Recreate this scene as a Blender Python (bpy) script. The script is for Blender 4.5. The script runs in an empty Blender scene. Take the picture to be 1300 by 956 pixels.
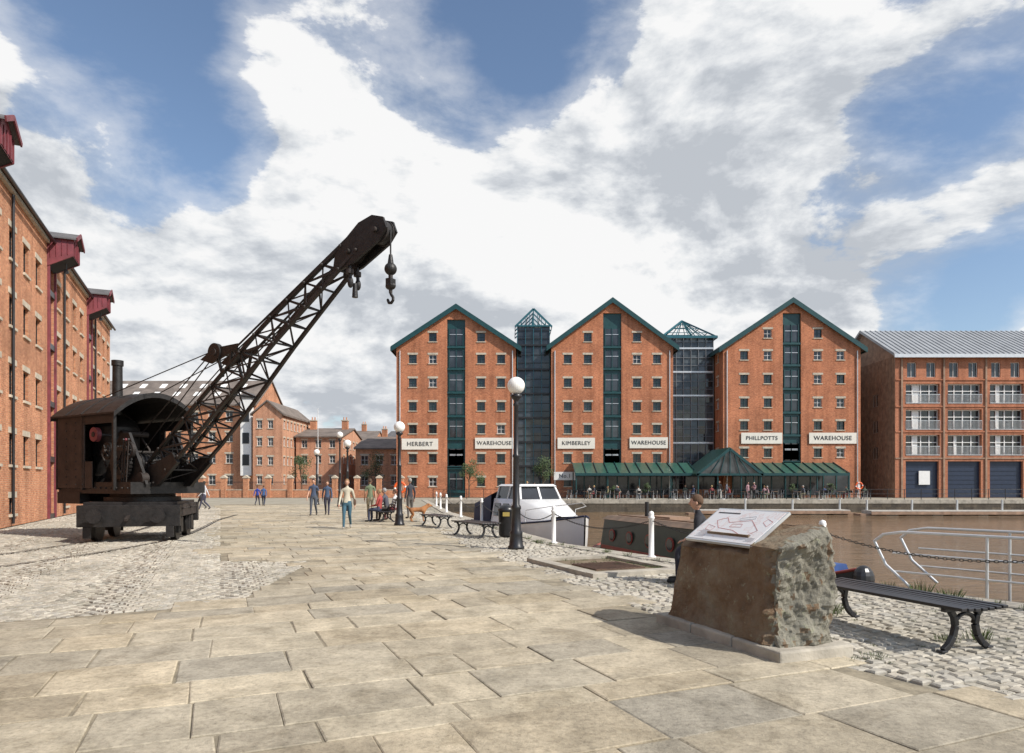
import bpy, math, random, bmesh
from mathutils import Vector, Matrix, noise
random.seed(7)
R=random.random
def U(a,b): return a+(b-a)*R()
scene=bpy.context.scene
COL=scene.collection
pi=math.pi
# ------------------------------------------------------------------ materials
def newmat(name):
    m=bpy.data.materials.new(name); m.use_nodes=True
    nt=m.node_tree; b=nt.nodes['Principled BSDF']; return m,nt,b
def ND(nt,t,**k):
    n=nt.nodes.new(t)
    for a,v in k.items():
        if a.startswith('i_'):
            key=a[2:]; key=int(key) if key.isdigit() else key.replace('_',' ')
            n.inputs[key].default_value=v
        else: setattr(n,a,v)
    return n
def ramp(nt,fac,stops):
    r=nt.nodes.new('ShaderNodeValToRGB'); e=r.color_ramp.elements
    while len(e)<len(stops): e.new(0.5)
    for i,(p,c) in enumerate(stops):
        e[i].position=p; e[i].color=(*c,1) if len(c)==3 else c
    nt.links.new(fac,r.inputs[0]); return r
def mixc(nt,fac,a,b,mode='MIX'):
    m=nt.nodes.new('ShaderNodeMix'); m.data_type='RGBA'; m.blend_type=mode
    for s,i in ((fac,0),(a,6),(b,7)):
        if isinstance(s,(int,float)): m.inputs[i].default_value=s
        elif isinstance(s,tuple): m.inputs[i].default_value=(*s,1)
        else: nt.links.new(s,m.inputs[i])
    return m.outputs[2]
def M(name,c,rough=.6,metal=0,var=.25,scale=3.0,bump=.0,bscale=30,spec=.5):
    m,nt,b=newmat(name); L=nt.links
    g=ND(nt,'ShaderNodeNewGeometry')
    n=ND(nt,'ShaderNodeTexNoise',i_Scale=scale,i_Detail=6.0,i_Roughness=.6); L.new(g.outputs['Position'],n.inputs['Vector'])
    lo=tuple(x*(1-var) for x in c); hi=tuple(min(1,x*(1+var)) for x in c)
    r=ramp(nt,n.outputs[0],[(.3,lo),(.7,hi)]); L.new(r.outputs[0],b.inputs['Base Color'])
    b.inputs['Roughness'].default_value=rough; b.inputs['Metallic'].default_value=metal
    b.inputs['Specular IOR Level'].default_value=spec
    if bump>0:
        n2=ND(nt,'ShaderNodeTexNoise',i_Scale=bscale,i_Detail=5.0); L.new(g.outputs['Position'],n2.inputs['Vector'])
        bp=ND(nt,'ShaderNodeBump',i_Strength=bump,i_Distance=.02); L.new(n2.outputs[0],bp.inputs['Height']); L.new(bp.outputs[0],b.inputs['Normal'])
    return m
def brickmat(name,c1,c2,mortar,stain=.3,bw=.225,rh=.075):
    m,nt,b=newmat(name); L=nt.links
    uv=ND(nt,'ShaderNodeUVMap')
    br=ND(nt,'ShaderNodeTexBrick',i_Scale=1.0,i_Mortar_Size=.006,i_Mortar_Smooth=.2,i_Bias=0.0,i_Brick_Width=bw,i_Row_Height=rh)
    br.inputs['Color1'].default_value=(*c1,1); br.inputs['Color2'].default_value=(*c2,1); br.inputs['Mortar'].default_value=(*mortar,1)
    L.new(uv.outputs[0],br.inputs['Vector'])
    n=ND(nt,'ShaderNodeTexNoise',i_Scale=.35,i_Detail=8.0,i_Roughness=.65); L.new(uv.outputs[0],n.inputs['Vector'])
    r=ramp(nt,n.outputs[0],[(.3,(1-stain,)*3),(.68,(1.15,1.12,1.08))])
    n3=ND(nt,'ShaderNodeTexNoise',i_Scale=6.0,i_Detail=3.0); 
    mp=ND(nt,'ShaderNodeMapping'); mp.inputs['Scale'].default_value=(.9,3,1); L.new(uv.outputs[0],mp.inputs[0]); L.new(mp.outputs[0],n3.inputs['Vector'])
    r3=ramp(nt,n3.outputs[0],[(.3,(.72,.7,.7)),(.7,(1.25,1.22,1.2))])
    # vertical rain streaks
    n8=ND(nt,'ShaderNodeTexNoise',i_Scale=1.0,i_Detail=5.0); mp8=ND(nt,'ShaderNodeMapping'); mp8.inputs['Scale'].default_value=(1.8,.12,1); L.new(uv.outputs[0],mp8.inputs[0]); L.new(mp8.outputs[0],n8.inputs['Vector'])
    r8=ramp(nt,n8.outputs[0],[(.35,(.8,.78,.77)),(.55,(1.03,1.03,1.03))])
    a=mixc(nt,1.0,br.outputs[0],r.outputs[0],'MULTIPLY'); a=mixc(nt,1.0,a,r3.outputs[0],'MULTIPLY'); a=mixc(nt,1.0,a,r8.outputs[0],'MULTIPLY')
    L.new(a,b.inputs['Base Color']); b.inputs['Roughness'].default_value=.9
    b.inputs['Specular IOR Level'].default_value=.2
    bp=ND(nt,'ShaderNodeBump',i_Strength=.5,i_Distance=.01); L.new(br.outputs[1],bp.inputs['Height']); bp.invert=True; L.new(bp.outputs[0],b.inputs['Normal'])
    return m
BRICK=brickmat('brick',(.56,.225,.115),(.42,.155,.08),(.44,.35,.26))
BRICK2=brickmat('brick_old',(.60,.29,.16),(.47,.20,.11),(.52,.41,.31),.35)
BRICK3=brickmat('brick_new',(.50,.21,.12),(.41,.165,.09),(.38,.27,.21),.15)
BRICKP=brickmat('brick_salmon',(.60,.32,.20),(.53,.26,.16),(.52,.42,.33),.2)
STONE=M('lintel_stone',(.48,.42,.33),.85,var=.25,bump=.2)
COPE=M('coping_stone',(.37,.335,.275),.85,var=.35,scale=2,bump=.4)
WHITE=M('white_paint',(.78,.77,.74),.45,var=.06)
CREAM=M('sign_cream',(.74,.70,.61),.6,var=.06)
BLACK=M('black_paint',(.018,.018,.02),.35,var=.3,scale=8)
IRON=M('black_iron',(.014,.0125,.012),.5,metal=.1,var=.6,scale=6,bump=.3,bscale=20)
RUST=M('rusty_iron',(.024,.018,.0155),.65,var=.6,scale=4,bump=.4)
CABP=M('cab_plate',(.04,.027,.021),.7,var=.5,scale=2.5,bump=.4)
REDP=M('red_paint',(.17,.035,.045),.55,var=.3)
GREEN=M('teal_paint',(.01,.055,.058),.4,var=.2)
TEALF=M('teal_frame',(.02,.11,.14),.4,var=.2)
GREENL=M('green_canopy',(.035,.10,.075),.3,var=.25)
SLATE=M('slate',(.10,.095,.095),.7,var=.3,scale=1.2)
SLATEB=M('slate_brown',(.16,.13,.11),.8,var=.35,scale=.8)
ZINC=M('zinc_roof',(.36,.37,.38),.45,metal=.3,var=.12,scale=.6)
GALV=M('galvanised',(.62,.63,.63),.35,metal=.6,var=.12)
MULL=M('grey_mullion',(.20,.21,.22),.45,metal=.3,var=.12)
BLUE=M('blue_door',(.018,.03,.06),.4,var=.15)
TIMBER=M('timber',(.30,.19,.125),.7,var=.35,scale=2)
TEXTM=M('sign_lettering',(.03,.03,.03),.6,var=.05)
ORANGE=M('lifebuoy_orange',(.8,.12,.02),.5,var=.05)
DARK=M('dark_interior',(.012,.012,.014),.8,var=.2)
def glassmat(name,c,rough=.08,sc=.6):
    m,nt,b=newmat(name); L=nt.links
    g=ND(nt,'ShaderNodeNewGeometry'); n=ND(nt,'ShaderNodeTexNoise',i_Scale=sc,i_Detail=2.0); L.new(g.outputs['Position'],n.inputs['Vector'])
    r=ramp(nt,n.outputs[0],[(.35,tuple(x*.5 for x in c)),(.65,tuple(x*1.8 for x in c))]); L.new(r.outputs[0],b.inputs['Base Color'])
    b.inputs['Roughness'].default_value=rough; b.inputs['Specular IOR Level'].default_value=.6
    bp=ND(nt,'ShaderNodeBump',i_Strength=.08,i_Distance=.1); L.new(n.outputs[0],bp.inputs['Height']); L.new(bp.outputs[0],b.inputs['Normal'])
    return m
GLASS=glassmat('window_glass',(.03,.035,.04)); GLASSB=glassmat('curtain_glass',(.05,.058,.062),.1,.9)
GLOBE=M('opal_globe',(.85,.84,.80),.25,var=.03)
def islandmat(name,stops,nscale,nlo,nhi,bump,rough=.8,stain=None,bs=60):
    m,nt,b=newmat(name); L=nt.links
    g=ND(nt,'ShaderNodeNewGeometry')
    r=ramp(nt,g.outputs['Random Per Island'],stops)
    n=ND(nt,'ShaderNodeTexNoise',i_Scale=nscale,i_Detail=9.0,i_Roughness=.68); L.new(g.outputs['Position'],n.inputs['Vector'])
    rr=ramp(nt,n.outputs[0],[(.28,(nlo,)*3),(.72,(nhi,)*3)])
    a=mixc(nt,1.0,r.outputs[0],rr.outputs[0],'MULTIPLY')
    n2=ND(nt,'ShaderNodeTexNoise',i_Scale=.45,i_Detail=5.0,i_Roughness=.6); L.new(g.outputs['Position'],n2.inputs['Vector'])
    r2=ramp(nt,n2.outputs[0],[(.35,(.78,.77,.74)),(.62,(1.1,1.09,1.06))])
    a=mixc(nt,1.0,a,r2.outputs[0],'MULTIPLY')
    if stain:
        n4=ND(nt,'ShaderNodeTexVoronoi',i_Scale=11.0,i_Randomness=1.0); L.new(g.outputs['Position'],n4.inputs['Vector'])
        r4=ramp(nt,n4.outputs[0],[(.06,(.35,.33,.3)),(.12,(1,1,1))]); a=mixc(nt,.5,a,r4.outputs[0],'MULTIPLY')
        n6=ND(nt,'ShaderNodeTexNoise',i_Scale=22.0,i_Detail=8.0,i_Roughness=.75); L.new(g.outputs['Position'],n6.inputs['Vector'])
        r6=ramp(nt,n6.outputs[0],[(.35,(.70,.69,.68)),(.5,(1,1,1)),(.68,(1.18,1.17,1.15))]); a=mixc(nt,.95,a,r6.outputs[0],'MULTIPLY')
        n7=ND(nt,'ShaderNodeTexNoise',i_Scale=1.6,i_Detail=10.0,i_Roughness=.72,i_Distortion=.6); L.new(g.outputs['Position'],n7.inputs['Vector'])
        r7=ramp(nt,n7.outputs[0],[(.50,(1,1,1)),(.63,(.62,.60,.56))]); a=mixc(nt,.65,a,r7.outputs[0],'MULTIPLY')
    L.new(a,b.inputs['Base Color']); b.inputs['Roughness'].default_value=rough; b.inputs['Specular IOR Level'].default_value=.3
    n3=ND(nt,'ShaderNodeTexNoise',i_Scale=bs,i_Detail=8.0,i_Roughness=.7); L.new(g.outputs['Position'],n3.inputs['Vector'])
    n5=ND(nt,'ShaderNodeTexNoise',i_Scale=5.0,i_Detail=4.0); L.new(g.outputs['Position'],n5.inputs['Vector'])
    ad=ND(nt,'ShaderNodeMath',operation='MULTIPLY_ADD'); L.new(n5.outputs[0],ad.inputs[0]); ad.inputs[1].default_value=2.5; L.new(n3.outputs[0],ad.inputs[2])
    bp=ND(nt,'ShaderNodeBump',i_Strength=bump,i_Distance=.015); L.new(ad.outputs[0],bp.inputs['Height']); L.new(bp.outputs[0],b.inputs['Normal'])
    return m
SLAB=islandmat('york_stone',[(0,(.38,.325,.24)),(.2,(.49,.42,.31)),(.4,(.42,.375,.295)),(.6,(.51,.445,.335)),(.8,(.34,.31,.255)),(1,(.45,.38,.27))],3.5,.68,1.25,.6,stain=True)
SETT=islandmat('granite_sett',[(0,(.32,.295,.245)),(.35,(.45,.41,.345)),(.65,(.38,.36,.32)),(.85,(.51,.47,.40)),(1,(.25,.235,.20))],14,.72,1.22,.4)
def groundmat():
    m,nt,b=newmat('ground_mix'); L=nt.links
    g=ND(nt,'ShaderNodeNewGeometry')
    n=ND(nt,'ShaderNodeTexNoise',i_Scale=.7,i_Detail=10.0,i_Roughness=.7); L.new(g.outputs['Position'],n.inputs['Vector'])
    r=ramp(nt,n.outputs[0],[(.3,(.21,.19,.14)),(.5,(.30,.27,.21)),(.7,(.36,.33,.26))]); L.new(r.outputs[0],b.inputs['Base Color'])
    n2=ND(nt,'ShaderNodeTexNoise',i_Scale=40.0,i_Detail=4.0); L.new(g.outputs['Position'],n2.inputs['Vector'])
    bp=ND(nt,'ShaderNodeBump',i_Strength=.5,i_Distance=.02); L.new(n2.outputs[0],bp.inputs['Height']); L.new(bp.outputs[0],b.inputs['Normal'])
    b.inputs['Roughness'].default_value=.95; return m
GROUND=groundmat()
def watermat():
    m,nt,b=newmat('dock_water'); L=nt.links
    g=ND(nt,'ShaderNodeNewGeometry')
    mp=ND(nt,'ShaderNodeMapping'); mp.inputs['Scale'].default_value=(.55,1.5,1); mp.inputs['Rotation'].default_value=(0,0,.15); L.new(g.outputs['Position'],mp.inputs[0])
    n=ND(nt,'ShaderNodeTexNoise',i_Scale=2.2,i_Detail=5.0,i_Roughness=.55,i_Distortion=.4); L.new(mp.outputs[0],n.inputs['Vector'])
    n9=ND(nt,'ShaderNodeTexNoise',i_Scale=.35,i_Detail=3.0); L.new(mp.outputs[0],n9.inputs['Vector'])
    ad=ND(nt,'ShaderNodeMath',operation='MULTIPLY_ADD'); L.new(n9.outputs[0],ad.inputs[0]); ad.inputs[1].default_value=2.0; L.new(n.outputs[0],ad.inputs[2])
    bp=ND(nt,'ShaderNodeBump',i_Strength=1.0,i_Distance=.22); L.new(ad.outputs[0],bp.inputs['Height']); L.new(bp.outputs[0],b.inputs['Normal'])
    n2=ND(nt,'ShaderNodeTexNoise',i_Scale=.12,i_Detail=4.0); L.new(g.outputs['Position'],n2.inputs['Vector'])
    r=ramp(nt,n2.outputs[0],[(.35,(.15,.098,.052)),(.65,(.20,.13,.072))]); L.new(r.outputs[0],b.inputs['Base Color'])
    b.inputs['Roughness'].default_value=.05; b.inputs['Specular IOR Level'].default_value=.5; b.inputs['IOR'].default_value=1.33
    return m
WATER=watermat()
# ------------------------------------------------------------------ mesh builder
class MB:
    def __init__(s): s.v=[];s.f=[];s.m=[];s.s=[];s.T=None
    def add(s,vs,fs,mi=0,sm=False):
        o=len(s.v)
        for p in vs:
            p=Vector(p)
            if s.T is not None: p=s.T@p
            s.v.append(p)
        for f in fs: s.f.append([i+o for i in f]); s.m.append(mi); s.s.append(sm)
    def hexa(s,p,mi=0):
        s.add(p,[(0,3,2,1),(4,5,6,7),(0,1,5,4),(1,2,6,5),(2,3,7,6),(3,0,4,7)],mi)
    def box(s,x0,x1,y0,y1,z0,z1,mi=0):
        s.hexa([(x0,y0,z0),(x1,y0,z0),(x1,y1,z0),(x0,y1,z0),(x0,y0,z1),(x1,y0,z1),(x1,y1,z1),(x0,y1,z1)],mi)
    def beam(s,a,b,w,h,mi=0,up=(0,0,1)):
        a=Vector(a);b=Vector(b);d=(b-a).normalized();u=Vector(up)
        if abs(d.dot(u))>.98: u=Vector((0,1,0)) if abs(d.y)<.9 else Vector((1,0,0))
        r=d.cross(u).normalized()*w/2; q=r.cross(d).normalized()*h/2
        s.hexa([a-r-q,a+r-q,b+r-q,b-r-q,a-r+q,a+r+q,b+r+q,b-r+q],mi)
    def cyl(s,a,b,r0,r1=None,n=16,mi=0,caps=True,sm=True):
        if r1 is None:r1=r0
        a=Vector(a);b=Vector(b);d=(b-a).normalized();u=Vector((0,0,1)) if abs(d.z)<.9 else Vector((1,0,0))
        x=d.cross(u).normalized();y=d.cross(x)
        vs=[a+(x*math.cos(2*math.pi*i/n)+y*math.sin(2*math.pi*i/n))*r0 for i in range(n)]+[b+(x*math.cos(2*math.pi*i/n)+y*math.sin(2*math.pi*i/n))*r1 for i in range(n)]
        s.add(vs,[(i,(i+1)%n,n+(i+1)%n,n+i) for i in range(n)],mi,sm)
        if caps: s.add(vs[:n],[tuple(reversed(range(n)))],mi); s.add(vs[n:],[tuple(range(n))],mi)
    def lathe(s,c,prof,n=20,mi=0):
        c=Vector(c)
        vs=[c+Vector((r*math.cos(2*math.pi*i/n),r*math.sin(2*math.pi*i/n),z)) for r,z in prof for i in range(n)]
        s.add(vs,[(k*n+i,k*n+(i+1)%n,(k+1)*n+(i+1)%n,(k+1)*n+i) for k in range(len(prof)-1) for i in range(n)],mi,True)
    def sph(s,c,r,mi=0,nu=16,nv=10,fn=None,mf=None):
        if not hasattr(r,'__len__'): r=(r,r,r)
        vs=[];c=Vector(c)
        for j in range(nv+1):
            th=math.pi*j/nv
            for i in range(nu):
                ph=2*math.pi*i/nu
                d=Vector((math.sin(th)*math.cos(ph),math.sin(th)*math.sin(ph),math.cos(th)))
                if fn:d=fn(d)
                vs.append(c+Vector((d.x*r[0],d.y*r[1],d.z*r[2])))
        for j in range(nv):
            for i in range(nu):
                f=(j*nu+i,(j+1)*nu+i,(j+1)*nu+(i+1)%nu,j*nu+(i+1)%nu)
                q=[vs[k] for k in f]
                o=mi
                if mf:
                    cc=(q[0]+q[1]+q[2]+q[3])/4-c; o=mf(Vector((cc.x/r[0],cc.y/r[1],cc.z/r[2])))
                s.add(q,[(0,1,2,3)],o,True)
    def tube(s,pts,r,n=8,mi=0):
        for a,b in zip(pts[:-1],pts[1:]): s.cyl(a,b,r,r,n,mi)
        for p in pts[1:-1]: s.sph(p,r*1.0,mi,n,4)
    def prism(s,poly,y0,y1,mi=0,axis='y'):
        n=len(poly)
        if axis=='y': A=[(x,y0,z) for x,z in poly];B=[(x,y1,z) for x,z in poly]
        elif axis=='z': A=[(x,y,y0) for x,y in poly];B=[(x,y,y1) for x,y in poly]
        else: A=[(y0,x,z) for x,z in poly];B=[(y1,x,z) for x,z in poly]
        s.add(A+B,[tuple(range(n)),tuple(reversed(range(n,2*n)))]+[(i,i+n,(i+1)%n+n,(i+1)%n) for i in range(n)],mi)
    def build(s,name,mats,parent=None,bevel=0,weld=False):
        me=bpy.data.meshes.new(name); me.from_pydata([tuple(p) for p in s.v],[],s.f)
        for m in mats: me.materials.append(m)
        me.polygons.foreach_set('material_index',s.m); me.polygons.foreach_set('use_smooth',s.s)
        uvl=me.uv_layers.new(name='UVMap'); uv=[0.0]*(2*len(me.loops)); Z=Vector((0,0,1)); li=0
        for f in s.f:
            a,b,c=s.v[f[0]],s.v[f[1]],s.v[f[2]]
            n=(b-a).cross(c-b)
            if n.length<1e-12: li+=len(f);continue
            n.normalize()
            if abs(n.z)<.75:
                t=Z.cross(n).normalized()
                for i in f: uv[2*li]=s.v[i].dot(t);uv[2*li+1]=s.v[i].z;li+=1
            else:
                for i in f: uv[2*li]=s.v[i].x;uv[2*li+1]=s.v[i].y;li+=1
        uvl.data.foreach_set('uv',uv)
        me.validate(); me.update()
        o=bpy.data.objects.new(name,me); COL.objects.link(o)
        if parent:o.parent=parent
        if bevel:
            md=o.modifiers.new('bev','BEVEL');md.width=bevel;md.segments=2;md.limit_method='ANGLE'
        return o
def empty(name,loc=(0,0,0)):
    o=bpy.data.objects.new(name,None);COL.objects.link(o);o.location=loc;o.empty_display_size=.2;return o
def clip(poly,hp):
    for a,b,c in hp:
        out=[]
        for i in range(len(poly)):
            p=poly[i];q=poly[(i+1)%len(poly)]
            dp=a*p[0]+b*p[1]-c;dq=a*q[0]+b*q[1]-c
            if dp<=0: out.append(p)
            if (dp<0<dq) or (dq<0<dp):
                t=dp/(dp-dq);out.append((p[0]+(q[0]-p[0])*t,p[1]+(q[1]-p[1])*t))
        poly=out
        if len(poly)<3:return []
    return poly
Z=Vector((0,0,1))
class Wall:
    def __init__(s,mb,org,t,W,H): s.mb=mb;s.o=Vector(org);s.t=Vector(t).normalized();s.n=s.t.cross(Z);s.W=W;s.H=H;s.op=[]
    def pt(s,u,v,d=0): return s.o+s.t*u+Z*v-s.n*d
    def obox(s,u0,u1,v0,v1,d0,d1,mi,mb=None):
        (mb or s.mb).hexa([s.pt(u0,v0,d0),s.pt(u1,v0,d0),s.pt(u1,v0,d1),s.pt(u0,v0,d1),s.pt(u0,v1,d0),s.pt(u1,v1,d0),s.pt(u1,v1,d1),s.pt(u0,v1,d1)],mi)
    def quad(s,u0,u1,v0,v1,d,mi,mb=None):
        (mb or s.mb).add([s.pt(u0,v0,d),s.pt(u1,v0,d),s.pt(u1,v1,d),s.pt(u0,v1,d)],[(0,1,2,3)],mi)
    def make(s,mi,rev=.2,hp=[]):
        us=sorted({0,s.W}|{x for o in s.op for x in o[:2]});vs=sorted({0,s.H}|{x for o in s.op for x in o[2:4]})
        for i in range(len(us)-1):
            for j in range(len(vs)-1):
                uc=(us[i]+us[i+1])/2;vc=(vs[j]+vs[j+1])/2
                if any(o[0]<uc<o[1] and o[2]<vc<o[3] for o in s.op):continue
                p=clip([(us[i],vs[j]),(us[i+1],vs[j]),(us[i+1],vs[j+1]),(us[i],vs[j+1])],hp)
                if len(p)>2: s.mb.add([s.pt(*q) for q in p],[tuple(range(len(p)))],mi)
        for u0,u1,v0,v1 in s.op:
            P=s.pt
            for a,b in (((u0,v0),(u1,v0)),((u1,v0),(u1,v1)),((u1,v1),(u0,v1)),((u0,v1),(u0,v0))):
                s.mb.add([P(*a,0),P(*a,rev),P(*b,rev),P(*b,0)],[(0,1,2,3)],mi)
    def window(s,uc,vc,w,h,gl,fr,wmb,nx=1,ny=1,lintel=None,rev=.2,fw=.045,sill=True):
        u0,u1,v0,v1=uc-w/2,uc+w/2,vc-h/2,vc+h/2
        s.op.append((u0,u1,v0,v1)); s.quad(u0,u1,v0,v1,rev-.01,gl,wmb)
        d0,d1=rev-.08,rev-.015
        s.obox(u0,u0+fw,v0,v1,d0,d1,fr,wmb);s.obox(u1-fw,u1,v0,v1,d0,d1,fr,wmb)
        s.obox(u0+fw,u1-fw,v0,v0+fw,d0,d1,fr,wmb);s.obox(u0+fw,u1-fw,v1-fw,v1,d0,d1,fr,wmb)
        for i in range(1,nx+1):
            x=u0+(u1-u0)*i/(nx+1); s.obox(x-fw*.4,x+fw*.4,v0+fw,v1-fw,d0+.01,d1,fr,wmb)
        for i in range(1,ny+1):
            y=v0+(v1-v0)*i/(ny+1); s.obox(u0+fw,u1-fw,y-fw*.4,y+fw*.4,d0+.015,d1-.003,fr,wmb)
        if lintel is not None:
            s.obox(u0-.14,u1+.14,v1+.003,v1+.22,-.025,.05,lintel,wmb)
            if sill: s.obox(u0-.08,u1+.08,v0-.1,v0-.003,-.07,.05,lintel,wmb)
BM=[BRICK,GLASS,WHITE,STONE,GREEN,SLATE,DARK,GREENL,BLUE,GALV,TIMBER,REDP,CREAM,BRICK2,BRICK3,ZINC,GLASSB,SLATEB,BRICKP,BLACK,TEALF,MULL]
(B,G,W,S,GN,SL,DK,GL,BL,GV,TI,RD,CR,B2,B3,ZN,GB,SB,BP,BK,TF,MU)=range(22)
def label(txt,x,y,z,size,parent,rot=(math.pi/2,0,0)):
    c=bpy.data.curves.new('lettering','FONT');c.body=txt;c.size=size;c.extrude=.01;c.align_x='CENTER';c.align_y='CENTER';c.space_character=1.08
    o=bpy.data.objects.new('lettering',c);COL.objects.link(o);o.location=(x,y,z);o.rotation_euler=rot;c.materials.append(TEXTM);o.parent=parent;return o
# ------------------------------------------------------------------ ground, quay, water
QP=[(-60,70),(-13,25),(0,14),(7.2,8.0),(8.8,6.9),(9.8,6.2),(11.1,5.3),(14.6,3.2),(18,1.3),(26,-.65),(37,-3.3),(64,-8)]
BXP=[(-5,9),(0,6),(5,3.5),(7.5,2.0),(11,.9),(18,-1.4),(37,-5.9),(64,-10.6)]
def itp(P,y):
    if y<=P[0][0]:return P[0][1]
    for a,b in zip(P[:-1],P[1:]):
        if y<=b[0]: return a[1]+(b[1]-a[1])*(y-a[0])/(b[0]-a[0])
    return P[-1][1]
qx=lambda y:itp(QP,y)
bx=lambda y:itp(BXP,y)
def lx(y):
    if y<7.8:return -99
    if y<9.1:return -5.9+(y-7.84)/1.26*2.2
    if y<14:return -3.7-(y-9.1)*.08
    return -.427*y
gz=-.03
g=MB()
g.add([(-3000,-3000,gz),(3000,-3000,gz),(3000,-60,gz),(-3000,-60,gz)],[(0,1,2,3)])
for a,b in zip(QP[:-1],QP[1:]):
    g.add([(-3000,a[0],gz),(a[1],a[0],gz),(b[1],b[0],gz),(-3000,b[0],gz)],[(0,1,2,3)])
g.add([(180,-60,gz),(3000,-60,gz),(3000,64,gz),(180,64,gz)],[(0,1,2,3)])
g.add([(-3000,64,gz),(3000,64,gz),(3000,5000,gz),(-3000,5000,gz)],[(0,1,2,3)])
g.build('ground',[GROUND])
w=MB();w.add([(-60,-70,-1.15),(190,-70,-1.15),(190,70,-1.15),(-60,70,-1.15)],[(0,1,2,3)]);w.build('water',[WATER])
QW=brickmat('quay_stone',(.15,.13,.10),(.10,.09,.075),(.05,.045,.04),.5,.9,.35)
q=MB()
for a,b in zip(QP[:-1],QP[1:]): q.add([(a[1],a[0],-3),(b[1],b[0],-3),(b[1],b[0],gz),(a[1],a[0],gz)],[(3,2,1,0)])
q.add([(-8,64,-3),(180,64,-3),(180,64,gz),(-8,64,gz)],[(0,1,2,3)])
q.build('quay_wall',[QW])
q=MB()
pts=[Vector((a[1],a[0],0)) for a in QP if -14<a[0]]
for a,b in zip(pts[:-1],pts[1:]):
    L=(b-a).length;n=max(1,round(L/.95));d=(b-a).normalized();pn=Vector((-d.y,d.x,0))
    for i in range(n):
        p=a+d*(L*i/n+.006);r=a+d*(L*(i+1)/n-.006);z=.012+U(-.004,.006)
        q.hexa([p-pn*.02+Z*-.3,r-pn*.02+Z*-.3,r+pn*.48+Z*-.3,p+pn*.48+Z*-.3,p-pn*.02+Z*z,r-pn*.02+Z*z,r+pn*.48+Z*z,p+pn*.48+Z*z])
for i in range(120):
    x=-7.9+i*1.5;q.box(x+.01,x+1.49,63.96,64.6,-.35,.03+U(-.01,.01))
q.build('quay_coping',[COPE],bevel=.012)
# slabs
du=Vector((-.393,.92,0)).normalized();dw=Vector((du.y,-du.x,0))
JT=MB()
for a,b in zip([1.5+.5*i for i in range(100)],[2.0+.5*i for i in range(100)]):
    l0=max(lx(a),-a*.8-3);l1=max(lx(b),-b*.8-3);JT.add([(l0,a,-.011),(bx(a),a,-.011),(bx(b),b,-.011),(l1,b,-.011)],[(0,1,2,3)])
JT.build('paving_joints',[M('joint_sand',(.24,.205,.145),.95,var=.45,scale=5,bump=.5)])
sl=MB();u=1.0
while u<52:
    rh=U(.36,.80)
    wv=-22+U(0,1)
    while wv<16:
        L=U(.45,1.25)
        c=du*(u+rh/2)+dw*(wv+L/2)
        if c.y>1.5 and lx(c.y)-.1<c.x<bx(c.y)+.1 and abs(c.x)<c.y*.8+3:
            z=U(-.004,.005);j=lambda:U(-.012,.012);gp=.006
            cs=[du*(u+gp+j())+dw*(wv+gp+j()),du*(u+gp+j())+dw*(wv+L-gp+j()),du*(u+rh-gp+j())+dw*(wv+L-gp+j()),du*(u+rh-gp+j())+dw*(wv+gp+j())]
            cen=sum(cs,Vector())/4;tz=[U(-.003,.003) for _ in cs]
            bot=[p+Z*-.05 for p in cs];mid=[p+Z*(z+tz[k]-.006) for k,p in enumerate(cs)];top=[p+(cen-p).normalized()*.014+Z*(z+tz[k]) for k,p in enumerate(cs)]
            sl.add(bot+mid+top,[(0,1,5,4),(1,2,6,5),(2,3,7,6),(3,0,4,7),(4,5,9,8),(5,6,10,9),(6,7,11,10),(7,4,8,11),(8,9,10,11)])
        wv+=L
    u+=rh
sl.build('stone_paving',[SLAB])
st=MB()
def sett(c,d,a,b):
    a*=U(.9,1.04);b*=U(.86,1.04);an=U(-.07,.07);d=Vector((d.x-d.y*an,d.y+d.x*an,0)).normalized()
    e=Vector((d.y,-d.x,0));z=U(-.013,.005)
    c=c+d*U(-.006,.006)+e*U(-.006,.006)
    cs=[c-d*a-e*b,c-d*a+e*b,c+d*a+e*b,c+d*a-e*b]
    cs=[p+Vector((U(-.007,.007),U(-.007,.007),0)) for p in cs]
    top=[p+(c-p)*.22+Z*(z+U(-.004,.004)) for p in cs];bot=[p+Z*-.045 for p in cs]
    mid=[p+Z*(z-.013) for p in cs]
    st.add(bot+mid+top,[(0,1,5,4),(1,2,6,5),(2,3,7,6),(3,0,4,7),(4,5,9,8),(5,6,10,9),(6,7,11,10),(7,4,8,11),(8,9,10,11)])
CW=1.7;ps=.125
for r in range(-20,420):
    for k in range(-150,60):
        wv=k*ps+ (r%2)*ps*.5
        f=(wv/CW)%1.0
        uu=r*ps+.42*4*f*(1-f)
        c=du*uu+dw*wv
        if 7.7<c.y<44 and c.x<lx(c.y)-.03 and c.x>-7.6-.427*c.y and c.x>-.75*c.y-2.0:
            sl_=.42*4*(1-2*f)/CW
            ddw=(dw+du*sl_).normalized();dd=Vector((-ddw.y,ddw.x,0))
            sett(c,dd,ps*.45,ps*.45)
hc=Vector((1.75,13.1,0))
for r in range(-20,420):
    ps2=.115;offr=U(0,.16)
    for k in range(-30,70):
        c=du*(r*ps2)+dw*(k*.155+offr)
        if 3<c.y<42 and bx(c.y)+.05<c.x<qx(c.y)-.5 and c.x<.75*c.y+1.6:
            l=c-hc
            if abs(l.dot(du))<1.35 and abs(l.dot(dw))<1.0: continue
            sett(c,du,ps2*.46,.155*.46)
st.build('granite_setts',[SETT])
h=MB();Fm=Matrix.Translation(hc)@Matrix(((dw.x,du.x,0,0),(dw.y,du.y,0,0),(0,0,1,0),(0,0,0,1)));h.T=Fm
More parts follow.
